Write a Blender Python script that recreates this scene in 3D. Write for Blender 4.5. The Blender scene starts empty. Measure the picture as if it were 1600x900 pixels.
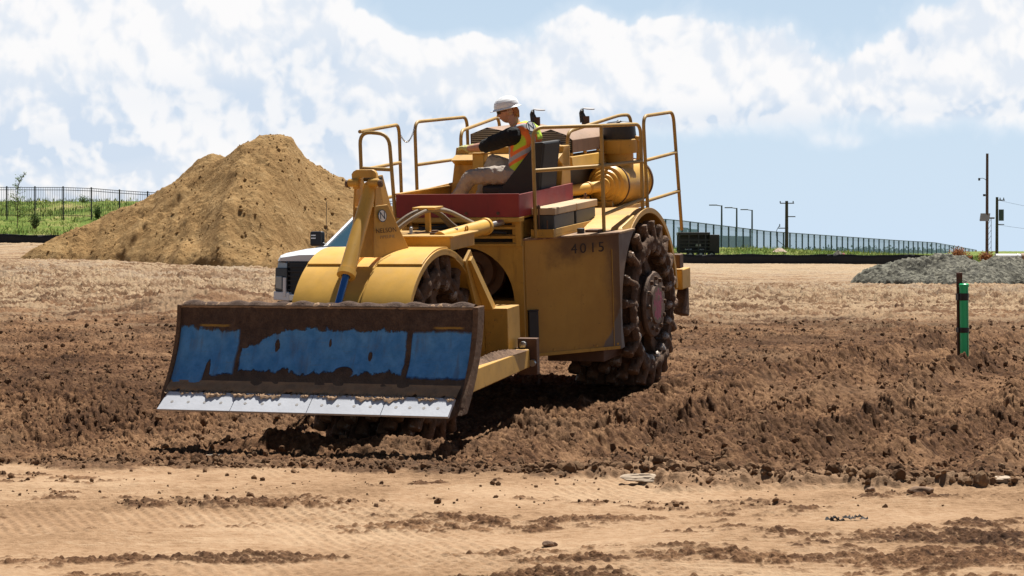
import bpy, math, random
import numpy as np
from math import sin, cos, pi, radians, sqrt, atan2
from mathutils import Vector, Matrix, Quaternion

# ------------------------------------------------------------------ camera, sky, sun, exposure
scene = bpy.context.scene
COL = scene.collection
EYE = 1.75
F = 3778.0                       # focal length in pixels of the 1600 px wide frame
cam_d = bpy.data.cameras.new('camera')
cam_d.sensor_width = 36.0
cam_d.lens = F * 36.0 / 1600.0
cam_d.clip_start = 0.5
cam_d.clip_end = 20000
cam = bpy.data.objects.new('camera', cam_d)
COL.objects.link(cam)
cam.location = (0, 0, EYE)
cam.rotation_euler = (radians(90 - math.degrees(math.atan(62 / F))), 0, 0)
scene.camera = cam
scene.view_settings.view_transform = 'Standard'
scene.view_settings.look = 'None'
scene.view_settings.gamma = 1
scene.view_settings.exposure = 0.78

SUN_EL, SUN_AZ = radians(65), radians(27)
SUNV = Vector((sin(SUN_AZ) * cos(SUN_EL), cos(SUN_AZ) * cos(SUN_EL), sin(SUN_EL)))
sd = bpy.data.lights.new('sun', 'SUN')
sd.energy = 5.0
sd.angle = radians(0.5)
sd.color = (1.0, 0.955, 0.89)
sun = bpy.data.objects.new('sun', sd)
COL.objects.link(sun)
sun.rotation_euler = (-SUNV).to_track_quat('-Z', 'Y').to_euler()
sun.location = (20, 30, 60)


class NT:
    """small node-tree helper"""
    def __init__(s, tree):
        s.t = tree; s.n = tree.nodes; s.l = tree.links
    def new(s, typ, **k):
        n = s.n.new(typ)
        for a, v in k.items():
            setattr(n, a, v)
        return n
    def put(s, sock, v):
        if v is None: return
        if isinstance(v, bpy.types.NodeSocket): s.l.new(v, sock)
        else:
            if isinstance(v, (tuple, list)) and sock.type == 'RGBA' and len(v) == 3: v = (*v, 1)
            sock.default_value = v
    def math(s, op, a, b=None, c=None, clamp=False):
        n = s.new('ShaderNodeMath', operation=op); n.use_clamp = clamp
        s.put(n.inputs[0], a); s.put(n.inputs[1], b); s.put(n.inputs[2], c)
        return n.outputs[0]
    def vmath(s, op, a, b=None, sc=None):
        n = s.new('ShaderNodeVectorMath', operation=op)
        s.put(n.inputs[0], a); s.put(n.inputs[1], b)
        if sc is not None: s.put(n.inputs[3], sc)
        return n.outputs['Value'] if op in ('LENGTH', 'DOT_PRODUCT') else n.outputs[0]
    def sep(s, v):
        n = s.new('ShaderNodeSeparateXYZ'); s.put(n.inputs[0], v); return n.outputs
    def comb(s, x, y, z):
        n = s.new('ShaderNodeCombineXYZ')
        s.put(n.inputs[0], x); s.put(n.inputs[1], y); s.put(n.inputs[2], z); return n.outputs[0]
    def noise(s, vec, scale, detail=4, rough=0.55, dist=0.0, lac=2.0, out='Fac'):
        n = s.new('ShaderNodeTexNoise')
        s.put(n.inputs['Vector'], vec); s.put(n.inputs['Scale'], scale); s.put(n.inputs['Detail'], detail)
        s.put(n.inputs['Roughness'], rough); s.put(n.inputs['Distortion'], dist); s.put(n.inputs['Lacunarity'], lac)
        return n.outputs[out]
    def voro(s, vec, scale, feature='F1', out='Distance', rnd=1.0):
        n = s.new('ShaderNodeTexVoronoi', feature=feature)
        s.put(n.inputs['Vector'], vec); s.put(n.inputs['Scale'], scale); s.put(n.inputs['Randomness'], rnd)
        return n.outputs[out]
    def ramp(s, fac, stops, interp='LINEAR'):
        n = s.new('ShaderNodeValToRGB'); cr = n.color_ramp; cr.interpolation = interp
        while len(cr.elements) < len(stops): cr.elements.new(0.5)
        for e, (p, c) in zip(cr.elements, stops):
            e.position = p
            e.color = (c, c, c, 1) if isinstance(c, (int, float)) else (*c, 1)
        s.put(n.inputs[0], fac)
        return n.outputs[0]
    def mix(s, fac, a, b, typ='MIX'):
        n = s.new('ShaderNodeMix', data_type='RGBA', blend_type=typ)
        s.put(n.inputs[0], fac); s.put(n.inputs[6], a); s.put(n.inputs[7], b)
        return n.outputs[2]
    def step(s, x, a, b):
        n = s.new('ShaderNodeMapRange', interpolation_type='SMOOTHSTEP')
        s.put(n.inputs[0], x); s.put(n.inputs[1], a); s.put(n.inputs[2], b)
        return n.outputs[0]


# ------------------------------------------------------------------ world: Nishita sky with a bank of cumulus
world = bpy.data.worlds.new('World')
scene.world = world
world.use_nodes = True
w = NT(world.node_tree)
w.n.clear()
sky = w.new('ShaderNodeTexSky', sky_type='NISHITA')
sky.sun_disc = False
sky.sun_elevation = SUN_EL
sky.sun_rotation = SUN_AZ
sky.altitude = 1600
sky.air_density = 1.0
sky.dust_density = 0.6
sky.ozone_density = 1.5
gen = w.new('ShaderNodeTexCoord').outputs['Generated']
gx, gy, gz = w.sep(gen)
ay = w.math('MAXIMUM', w.math('ABSOLUTE', gy), 0.12)
hl = w.math('SQRT', w.math('ADD', w.math('MULTIPLY', gx, gx), w.math('MULTIPLY', gy, gy)))
cx = w.math('MULTIPLY', w.math('DIVIDE', gx, ay), 37.78)             # degrees-like azimuth
cz = w.math('MULTIPLY', w.math('DIVIDE', gz, w.math('MAXIMUM', hl, 0.2)), 37.78)
# compress the high sky so that clouds keep a natural size overhead
czc = w.math('MULTIPLY', w.math('LOGARITHM', w.math('ADD', 1.0, w.math('DIVIDE', w.math('MAXIMUM', cz, 0.0), 6.0)), 2.718), 6.0)
p = w.comb(cx, w.math('MULTIPLY', czc, 1.25), 3.7)
warp = w.noise(p, 0.9, 3, 0.5, out='Color')
pw = w.vmath('ADD', p, w.vmath('SCALE', w.vmath('SUBTRACT', warp, (0.5, 0.5, 0.5)), sc=0.55))


def fbm(vec):
    a = w.noise(vec, 0.46, 9, 0.57)
    v = w.voro(vec, 1.15)                              # round billows
    v2 = w.voro(vec, 2.9)
    v3 = w.voro(vec, 7.0)
    b = w.math('SUBTRACT', 1.0, w.math('ADD', w.math('ADD', w.math('MULTIPLY', v, 0.62), w.math('MULTIPLY', v2, 0.36)), w.math('MULTIPLY', v3, 0.20)))
    return w.math('ADD', w.math('MULTIPLY', a, 0.70), w.math('MULTIPLY', b, 0.30))


def blob(x0, z0, rx, rz):
    dx = w.math('DIVIDE', w.math('SUBTRACT', cx, x0), rx)
    dz = w.math('DIVIDE', w.math('SUBTRACT', cz, z0), rz)
    d = w.math('ADD', w.math('MULTIPLY', dx, dx), w.math('MULTIPLY', dz, dz))
    return w.math('POWER', 2.718, w.math('MULTIPLY', d, -1.0))


def total(items):
    acc = None
    for amp, b in items:
        t = w.math('MULTIPLY', b, amp)
        acc = t if acc is None else w.math('ADD', acc, t)
    return acc


n0 = fbm(pw)
n1 = fbm(w.vmath('ADD', pw, (0.13, 0.26, 0.0)))
bias = total([
    (0.62, blob(-6.4, 2.7, 4.6, 1.7)),       # broad bank on the left
    (0.34, blob(-2.0, 2.3, 2.2, 0.85)),
    (0.42, blob(2.6, 2.45, 2.9, 0.72)),      # middle bank
    (0.26, blob(0.95, 3.45, 0.42, 0.50)),    # tower of cloud
    (0.36, blob(3.1, 3.25, 1.5, 0.50)),
    (0.50, blob(7.6, 2.95, 1.7, 1.0)),       # right bank
    (0.34, blob(5.3, 1.62, 0.75, 0.20)),     # low wisps
    (0.28, blob(5.2, 2.45, 3.2, 0.46)),
    (0.54, blob(-5.0, 1.05, 5.0, 0.75)),
    (-0.50, blob(-0.45, 3.95, 1.05, 0.42)),  # blue gaps at the top
    (-0.30, blob(-1.3, 3.75, 0.9, 0.35)),
    (-0.26, blob(1.9, 4.0, 0.50, 0.30)),
    (-0.30, blob(5.0, 3.95, 0.85, 0.50)),
])
low = w.step(cz, 1.45, 2.05)                  # right of the machine the sky is clear under the banks
left = w.step(cx, 1.8, -2.0)
lowmask = w.math('MAXIMUM', low, w.math('MULTIPLY', left, w.step(cz, -1.2, 0.6)))
dens = w.math('ADD', n0, bias)
dens = w.math('ADD', dens, w.math('MULTIPLY', w.math('SUBTRACT', lowmask, 1.0), 0.22))
high = w.step(cz, 4.6, 9.0)
dens = w.math('SUBTRACT', dens, w.math('MULTIPLY', high, 0.02))
infront = w.math('MULTIPLY', w.step(gy, -0.05, 0.25), w.step(cz, 16, 7))
under = w.step(cz, 2.45, 1.75)
cover = w.math('MULTIPLY', w.step(dens, w.math('SUBTRACT', 0.60, w.math('MULTIPLY', under, 0.07)), w.math('ADD', 0.69, w.math('MULTIPLY', under, 0.20))), infront)
soft = w.math('MULTIPLY', w.step(dens, 0.42, 0.70), infront)
relief = w.math('ADD', w.math('SUBTRACT', n0, n1), w.math('MULTIPLY', w.math('SUBTRACT', w.noise(pw, 0.9, 5, 0.5), 0.5), 0.10))
lit = w.step(relief, -0.085, 0.065)
base_dark = total([(0.80, blob(-7.2, 1.60, 1.3, 0.24)), (0.60, blob(-2.3, 1.85, 1.7, 0.30)),
                   (1.0, blob(3.6, 2.02, 1.9, 0.20)), (0.65, blob(7.4, 2.15, 1.8, 0.15)),
                   (0.5, blob(6.3, 3.1, 0.25, 0.6)), (0.3, blob(0.3, 2.1, 1.2, 0.25)),
                   (0.42, blob(-5.0, 2.3, 2.8, 0.40)), (0.35, blob(-3.2, 2.9, 0.9, 0.3))])
shade = w.math('MULTIPLY', w.math('SUBTRACT', 1.0, lit), w.math('ADD', 0.62, w.math('MULTIPLY', under, 0.22)))
shade = w.math('ADD', shade, w.math('MULTIPLY', base_dark, w.math('ADD', 0.45, w.math('MULTIPLY', w.math('SUBTRACT', 1.0, lit), 0.55))), clamp=True)
cloud_col = w.mix(shade, (0.93, 0.925, 0.93), (0.62, 0.715, 0.84))
# the clear sky: real Nishita, seen through a thin veil of haze near the horizon
skyc = w.vmath('SCALE', sky.outputs[0], sc=0.080)
veil = w.math('POWER', 2.718, w.math('MULTIPLY', w.math('MAXIMUM', cz, 0.0), -0.075))
skyc = w.mix(w.math('MULTIPLY', veil, w.math('ADD', 0.25, w.math('MULTIPLY', infront, 0.75))), skyc, (0.60, 0.735, 0.885))
skyc = w.mix(w.math('MULTIPLY', soft, 0.42), skyc, (0.80, 0.86, 0.93))
fade = w.math('SUBTRACT', 1.0, w.math('MULTIPLY', high, 0.55))
cc = w.vmath('SCALE', cloud_col, sc=fade)
final = w.mix(cover, skyc, cc)
ground_side = w.step(cz, -0.6, -0.05)
final = w.mix(ground_side, (0.30, 0.24, 0.18), final)
# the zenith and the sky behind the camera are deep clear blue, darker than the bright bank of cloud in front
dim = w.math('MULTIPLY', w.math('SUBTRACT', 1.0, w.math('MULTIPLY', w.step(cz, 6, 18), 0.45)), w.math('ADD', 0.85, w.math('MULTIPLY', w.step(gy, -0.3, 0.3), 0.15)))
final = w.vmath('SCALE', final, sc=dim)
bg = w.new('ShaderNodeBackground')
w.put(bg.inputs[0], final)
bg.inputs[1].default_value = 0.61
wo = w.new('ShaderNodeOutputWorld')
w.l.new(bg.outputs[0], wo.inputs[0])
world.cycles.sampling_method = 'MANUAL'
world.cycles.sample_map_resolution = 512
scene.cycles.max_bounces = 5
scene.cycles.diffuse_bounces = 3
scene.cycles.transparent_max_bounces = 12

random.seed(7)
RNG = np.random.RandomState(11)

# ------------------------------------------------------------------ mesh helpers
def tag(o, label=None, cat=None, group=None, kind=None):
    if label: o['label'] = label
    if cat: o['category'] = cat
    if group: o['group'] = group
    if kind: o['kind'] = kind
    return o


def empty(name, label=None, cat=None, loc=(0, 0, 0), rz=0.0, group=None):
    o = bpy.data.objects.new(name, None)
    o.empty_display_size = 0.2
    COL.objects.link(o)
    o.location = loc
    o.rotation_euler = (0, 0, rz)
    return tag(o, label, cat, group)


class MB:
    """collects shapes and links them as ONE mesh object"""
    def __init__(s): s.v = []; s.f = []
    def add(s, vs, fs):
        o = len(s.v); s.v += [tuple(v) for v in vs]; s.f += [tuple(i + o for i in f) for f in fs]; return s
    def box(s, a, b, M=None):
        (x0, y0, z0), (x1, y1, z1) = a, b
        vs = [(x0, y0, z0), (x1, y0, z0), (x1, y1, z0), (x0, y1, z0), (x0, y0, z1), (x1, y0, z1), (x1, y1, z1), (x0, y1, z1)]
        if M is not None: vs = [M @ Vector(v) for v in vs]
        return s.add(vs, [(0, 3, 2, 1), (4, 5, 6, 7), (0, 1, 5, 4), (1, 2, 6, 5), (2, 3, 7, 6), (3, 0, 4, 7)])
    def hexa(s, vs):
        return s.add(vs, [(0, 3, 2, 1), (4, 5, 6, 7), (0, 1, 5, 4), (1, 2, 6, 5), (2, 3, 7, 6), (3, 0, 4, 7)])
    def prism(s, pts, axis, a, b):
        """extrude polygon pts (2D) along axis 0/1/2 from a to b; 2D = the other two axes in order"""
        n = len(pts)
        def mk(p, c):
            q = list(p); q.insert(axis, c); return q
        vs = [mk(p, a) for p in pts] + [mk(p, b) for p in pts]
        fs = [tuple(range(n))[::-1], tuple(range(n, 2 * n))] + [(i, (i + 1) % n, n + (i + 1) % n, n + i) for i in range(n)]
        return s.add(vs, fs)
    def bar(s, a, b, wd, ht, up=(0, 0, 1)):
        a, b = Vector(a), Vector(b); d = (b - a).normalized(); u = Vector(up)
        r = d.cross(u)
        if r.length < 1e-4: r = d.cross(Vector((1, 0, 0)))
        r.normalize(); u = r.cross(d)
        vs = []
        for c in (a, b):
            for i, j in ((-1, -1), (1, -1), (1, 1), (-1, 1)):
                vs.append(c + r * i * wd / 2 + u * j * ht / 2)
        return s.add(vs, [(0, 1, 2, 3), (7, 6, 5, 4), (0, 4, 5, 1), (1, 5, 6, 2), (2, 6, 7, 3), (3, 7, 4, 0)])
    def tube(s, path, r, n=10, closed=False, caps=True):
        P = [Vector(q) for q in path]; m = len(P)
        rs = r if isinstance(r, (list, tuple)) else [r] * m
        ref = None; rings = []
        for i in range(m):
            if closed: d = P[(i + 1) % m] - P[i - 1]
            else: d = P[min(i + 1, m - 1)] - P[max(i - 1, 0)]
            if d.length < 1e-9: d = Vector((0, 0, 1))
            d.normalize()
            if ref is None:
                ref = d.cross(Vector((0, 0, 1)))
                if ref.length < .05: ref = d.cross(Vector((1, 0, 0)))
            ref = (ref - d * ref.dot(d)).normalized()
            o = d.cross(ref)
            rings.append([P[i] + (ref * cos(2 * pi * k / n) + o * sin(2 * pi * k / n)) * rs[i] for k in range(n)])
        vs = [q for ring in rings for q in ring]
        fs = []
        for i in range(m if closed else m - 1):
            j = (i + 1) % m
            for k in range(n):
                fs.append((i * n + k, i * n + (k + 1) % n, j * n + (k + 1) % n, j * n + k))
        if caps and not closed:
            fs.append(tuple(range(n))[::-1]); fs.append(tuple((m - 1) * n + k for k in range(n)))
        return s.add(vs, fs)
    def lathe(s, prof, a, d, n=24, caps=True):
        """prof: list of (along, radius) around axis from point a in direction d"""
        a, d = Vector(a), Vector(d).normalized()
        r = d.cross(Vector((0, 0, 1)))
        if r.length < .05: r = d.cross(Vector((1, 0, 0)))
        r.normalize(); o = d.cross(r)
        vs = []
        for t, rad in prof:
            for k in range(n):
                an = 2 * pi * k / n
                vs.append(a + d * t + (r * cos(an) + o * sin(an)) * rad)
        fs = []
        for i in range(len(prof) - 1):
            for k in range(n):
                fs.append((i * n + k, i * n + (k + 1) % n, (i + 1) * n + (k + 1) % n, (i + 1) * n + k))
        if caps:
            fs.append(tuple(range(n))[::-1]); m = len(prof) - 1
            fs.append(tuple(m * n + k for k in range(n)))
        return s.add(vs, fs)
    def grid(s, fn, nu, nv):
        vs = [fn(i / nu, j / nv) for i in range(nu + 1) for j in range(nv + 1)]
        fs = [(i * (nv + 1) + j, (i + 1) * (nv + 1) + j, (i + 1) * (nv + 1) + j + 1, i * (nv + 1) + j + 1) for i in range(nu) for j in range(nv)]
        return s.add(vs, fs)
    def build(s, name, mat, parent=None, bevel=0.0, ang=35, fix=True):
        me = bpy.data.meshes.new(name)
        me.from_pydata([tuple(v) for v in s.v], [], s.f)
        me.update()
        if fix:
            import bmesh
            bm = bmesh.new(); bm.from_mesh(me)
            bmesh.ops.recalc_face_normals(bm, faces=bm.faces)
            bm.to_mesh(me); bm.free()
        me.polygons.foreach_set('use_smooth', [True] * len(me.polygons))
        me.set_sharp_from_angle(angle=radians(ang))
        if mat: me.materials.append(mat)
        o = bpy.data.objects.new(name, me)
        COL.objects.link(o)
        if parent: o.parent = parent
        if bevel > 0:
            b = o.modifiers.new('bevel', 'BEVEL'); b.width = bevel; b.segments = 2; b.limit_method = 'ANGLE'
            b.angle_limit = radians(40); b.harden_normals = True
        return o


def rounded(path, rad=0.09, n=5):
    """polyline with rounded inner corners"""
    P = [Vector(p) for p in path]; out = [P[0]]
    for i in range(1, len(P) - 1):
        a = (P[i - 1] - P[i]); b = (P[i + 1] - P[i])
        ra = min(rad, a.length * .45, b.length * .45)
        A = P[i] + a.normalized() * ra; B = P[i] + b.normalized() * ra
        for k in range(n + 1):
            t = k / n
            out.append((A * (1 - t) ** 2) + P[i] * (2 * t * (1 - t)) + B * t * t)
    out.append(P[-1])
    return out


def copy_tree(o, parent=None):
    c = o.copy(); COL.objects.link(c); c.parent = parent
    for ch in [x for x in bpy.data.objects if x.parent == o]:
        copy_tree(ch, c)
    return c


def np_mesh(name, V, Fq, mat=None, smooth=True, parent=None):
    me = bpy.data.meshes.new(name)
    k = Fq.shape[1]
    me.vertices.add(len(V)); me.vertices.foreach_set('co', V.astype(np.float32).ravel())
    me.loops.add(Fq.size); me.loops.foreach_set('vertex_index', Fq.astype(np.int32).ravel())
    me.polygons.add(len(Fq))
    me.polygons.foreach_set('loop_start', np.arange(0, Fq.size, k, dtype=np.int32))
    me.polygons.foreach_set('loop_total', np.full(len(Fq), k, dtype=np.int32))
    me.polygons.foreach_set('use_smooth', np.full(len(Fq), smooth))
    me.update(calc_edges=True); me.validate()
    if mat: me.materials.append(mat)
    o = bpy.data.objects.new(name, me); COL.objects.link(o)
    if parent: o.parent = parent
    return o


def text_mesh(name, body, size, mat, parent, M, depth=0.002, spacing=1.0):
    cu = bpy.data.curves.new(name, 'FONT'); cu.body = body; cu.size = size; cu.extrude = depth
    cu.space_character = spacing; cu.align_x = 'CENTER'; cu.align_y = 'CENTER'
    t = bpy.data.objects.new(name, cu); COL.objects.link(t)
    dg = bpy.context.evaluated_depsgraph_get()
    me = bpy.data.meshes.new_from_object(t.evaluated_get(dg))
    bpy.data.objects.remove(t)
    me.materials.clear(); me.materials.append(mat)
    o = bpy.data.objects.new(name, me); COL.objects.link(o); o.parent = parent; o.matrix_local = M
    return o


# ------------------------------------------------------------------ numpy noise
_perm = RNG.permutation(4096)
_g = RNG.rand(4096) * 2 * pi
_gx, _gy = np.cos(_g), np.sin(_g)
_r1, _r2, _r3 = RNG.rand(4096), RNG.rand(4096), RNG.rand(4096)


def _h(ix, iy):
    return _perm[(_perm[ix & 4095] + iy) & 4095]


def perlin(x, y):
    ix = np.floor(x).astype(np.int64); iy = np.floor(y).astype(np.int64)
    fx, fy = x - ix, y - iy
    u = fx * fx * fx * (fx * (fx * 6 - 15) + 10); v = fy * fy * fy * (fy * (fy * 6 - 15) + 10)
    def d(i, j):
        h = _h(ix + i, iy + j); return _gx[h] * (fx - i) + _gy[h] * (fy - j)
    a = d(0, 0) * (1 - u) + d(1, 0) * u; b = d(0, 1) * (1 - u) + d(1, 1) * u
    return (a * (1 - v) + b * v) * 1.5


def fbm2(x, y, oct=5, gain=.5, lac=2.03):
    s = 0; a = 1.0
    for i in range(oct):
        s = s + a * perlin(x + 17.3 * i, y - 9.1 * i); x = x * lac; y = y * lac; a *= gain
    return s


def domes(x, y, dens=0.8):
    """clod field: max of round bumps, one random bump per cell"""
    ix = np.floor(x).astype(np.int64); iy = np.floor(y).astype(np.int64)
    out = np.zeros_like(x)
    for i in (-1, 0, 1):
        for j in (-1, 0, 1):
            h = _h(ix + i, iy + j)
            px = ix + i + .15 + .7 * _r1[h]; py = iy + j + .15 + .7 * _r2[h]
            r = (.25 + .5 * _r3[h])
            e = .6 + .8 * _r1[(h * 7 + 3) & 4095]
            d2 = ((x - px) * e) ** 2 + ((y - py) / e) ** 2
            b = np.maximum(0, 1 - d2 / (r * r)) ** .8 * r * (_r2[(h * 3 + 1) & 4095] < dens)
            out = np.maximum(out, b)
    return out


def sst(x, a, b):
    t = np.clip((x - a) / (b - a), 0, 1); return t * t * (3 - 2 * t)


# ------------------------------------------------------------------ materials
def mat_new(name):
    m = bpy.data.materials.new(name); m.use_nodes = True
    t = NT(m.node_tree); t.n.clear()
    out = t.new('ShaderNodeOutputMaterial'); b = t.new('ShaderNodeBsdfPrincipled')
    t.l.new(b.outputs[0], out.inputs[0])
    return m, t, b


def obj_co(t): return t.new('ShaderNodeTexCoord').outputs['Object']
def world_co(t): return t.new('ShaderNodeNewGeometry').outputs['Position']


def bump(t, b, h, strength=.3, dist=.01):
    n = t.new('ShaderNodeBump'); n.inputs['Strength'].default_value = strength; n.inputs['Distance'].default_value = dist
    t.put(n.inputs['Height'], h); t.l.new(n.outputs[0], b.inputs['Normal'])


def simple(name, col, rough=.6, metal=0.0, var=.15, scale=6, bs=.15, bd=.004):
    m, t, b = mat_new(name); co = world_co(t)
    n = t.noise(co, scale, 5, .6)
    c = t.mix(n, tuple(x * (1 - var) for x in col), tuple(min(1, x * (1 + var)) for x in col))
    t.put(b.inputs['Base Color'], c); b.inputs['Roughness'].default_value = rough; b.inputs['Metallic'].default_value = metal
    bump(t, b, t.noise(co, scale * 8, 4, .6), bs, bd)
    return m


DUST = (.36, .235, .14)
MUD = (.105, .062, .038)


def paint(name, col, rough=.42, dust=.35, grime=.55, rust=.3, zdirt=None, spec=.5):
    """worn machine paint: faded patches, grime streaks, rust chips, dust on upward faces"""
    m, t, b = mat_new(name); co = obj_co(t); g = t.new('ShaderNodeNewGeometry')
    n1 = t.noise(co, 2.3, 5, .6); n2 = t.noise(co, 9, 6, .65); n3 = t.noise(co, 38, 4, .6)
    c = t.mix(t.step(n1, .3, .72), tuple(x * .80 for x in col), tuple(min(1, x * 1.06) for x in col))
    st = t.noise(t.vmath('MULTIPLY', co, (7, 7, 1.1)), 1.6, 5, .6)      # run-down streaks
    c = t.mix(t.math('MULTIPLY', t.step(st, .52, .75), grime), c, tuple(x * .45 for x in (col[0], col[1] * .9, col[2] * .9)))
    c = t.mix(t.math('MULTIPLY', t.step(n2, .60, .72), rust), c, (.13, .055, .022))
    chips = t.step(t.math('ADD', n3, t.math('MULTIPLY', n2, .5)), .93, .97)
    c = t.mix(t.math('MULTIPLY', chips, min(1, rust * 2)), c, (.07, .04, .025))
    nz = t.sep(g.outputs['Normal'])[2]
    up = t.math('MULTIPLY', t.step(nz, .45, .95), t.step(t.math('ADD', n2, t.math('MULTIPLY', n3, .4)), .45, .9))
    c = t.mix(t.math('MULTIPLY', up, dust), c, DUST)
    if zdirt:
        z = t.sep(co)[2]
        lo = t.step(t.math('ADD', z, t.math('MULTIPLY', t.math('SUBTRACT', n2, .5), .5)), zdirt[1], zdirt[0])
        c = t.mix(t.math('MULTIPLY', lo, .8), c, MUD)
    t.put(b.inputs['Base Color'], c)
    t.put(b.inputs['Roughness'], t.math('ADD', rough, t.math('MULTIPLY', n2, .25)))
    b.inputs['Specular IOR Level'].default_value = spec
    bump(t, b, t.math('ADD', t.math('MULTIPLY', n2, .6), t.math('MULTIPLY', n3, .3)), .12, .004)
    return m


def mudmat(name, dark=(.06, .036, .024), mid=(.15, .09, .055), metal=.0, shine=0.0):
    m, t, b = mat_new(name); co = obj_co(t); g = t.new('ShaderNodeNewGeometry')
    n1 = t.noise(co, 5, 6, .65); n2 = t.noise(co, 26, 6, .65); n3 = t.noise(co, 90, 3, .6)
    c = t.ramp(t.math('ADD', t.math('MULTIPLY', n1, .6), t.math('MULTIPLY', n2, .4)), [(.33, dark), (.5, mid), (.68, tuple(x * 1.45 for x in mid))])
    t.put(b.inputs['Base Color'], c)
    b.inputs['Roughness'].default_value = .88; b.inputs['Specular IOR Level'].default_value = .25
    if shine:
        w_ = t.step(t.math('ADD', n1, t.math('MULTIPLY', n2, .5)), .80, .88)
        t.put(b.inputs['Metallic'], t.math('MULTIPLY', w_, shine))
        t.put(b.inputs['Base Color'], t.mix(w_, c, (.30, .26, .23)))
        t.put(b.inputs['Roughness'], t.math('SUBTRACT', .88, t.math('MULTIPLY', w_, .5)))
    bump(t, b, t.math('ADD', n2, t.math('MULTIPLY', n3, .4)), .7, .02)
    return m


YEL = (.57, .315, .052)
M = {}
M['yellow'] = paint('machine_yellow', YEL, dust=.30)
M['yellow_clean'] = paint('fender_yellow', (.70, .40, .070), rough=.33, dust=.15, grime=.12, rust=.06)
M['rail'] = paint('rail_yellow', (.46, .28, .07), rough=.4, dust=.15, grime=.3, rust=.35)
M['red'] = paint('red_panel', (.26, .014, .014), rough=.4, dust=.25, grime=.35, rust=.15)
M['black'] = simple('black_paint', (.02, .02, .022), .5, var=.3)
M['rubber'] = simple('black_rubber', (.013, .013, .014), .65, var=.3)
M['dark'] = simple('dark_grease_and_shade', (.022, .016, .012), .55, var=.5)  # greasy parts, also shade painted into wheel wells and louvre gaps
M['rust'] = simple('rusty_metal', (.12, .062, .035), .8, var=.5, scale=9, bs=.4)
M['steel'] = simple('worn_steel', (.42, .41, .40), .38, metal=.8, var=.25)
M['mud'] = mudmat('caked_mud')
M['mudsteel'] = mudmat('muddy_steel', shine=.8)
M['hose'] = simple('dusty_hose', (.22, .17, .12), .75, var=.35)
M['white'] = simple('white_paint', (.72, .74, .76), .35, var=.04)
M['glass_dark'] = simple('dark_lens', (.02, .022, .025), .12, var=.2, bs=0)
M['letter'] = simple('stencil_black', (.035, .022, .015), .7, var=.4)

# ------------------------------------------------------------------ terrain
HEAD = radians(21)                       # heading of the compactor and of the old wheel ruts
MO = np.array([0.2387, 26.875])          # machine origin (below the rear axle)
HX, HY = -sin(HEAD), -cos(HEAD)          # forward
TX, TY = cos(HEAD), -sin(HEAD)           # to the picture's right


def base_h(x, y):
    x = np.asarray(x, float); y = np.asarray(y, float)
    R = np.interp(y, [0, 18, 19.6, 21, 23.5, 26.5, 33, 45, 95, 140, 176, 196, 212, 260, 324, 394, 450, 650, 1000, 3000, 6000],
                  [0, 0, -.04, -.15, -.11, .21, .19, .28, .32, .46, .62, 1.35, 1.70, 1.60, 1.15, .8, .65, .55, 0, -14, -45])
    L = np.interp(y, [0, 18, 19.6, 21, 23.5, 26.5, 33, 45, 80, 100, 128, 136, 146, 176, 200, 400, 3000, 6000],
                  [0, 0, -.04, -.15, -.11, .21, .19, .34, .95, 1.3, 2.0, 2.55, 3.5, 5.1, 5.2, 3.5, -6, -30])
    R = np.where(y > 176, .62 + (R - .62) * (1 - .8 * sst(x / np.maximum(y, 1), .085, .20)), R)
    t = sst(-x, -14, 20)
    h = R * (1 - t) + L * t
    h = h + .50 * np.exp(-((x + 6.3) / 1.9) ** 2 - ((y - 50) / 3.2) ** 2)          # heap behind the blade
    h = h + .05 * np.exp(-((x - 6.2) / .6) ** 2 - ((y - 31.4) / .8) ** 2)          # heap at the stake
    return h


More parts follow.
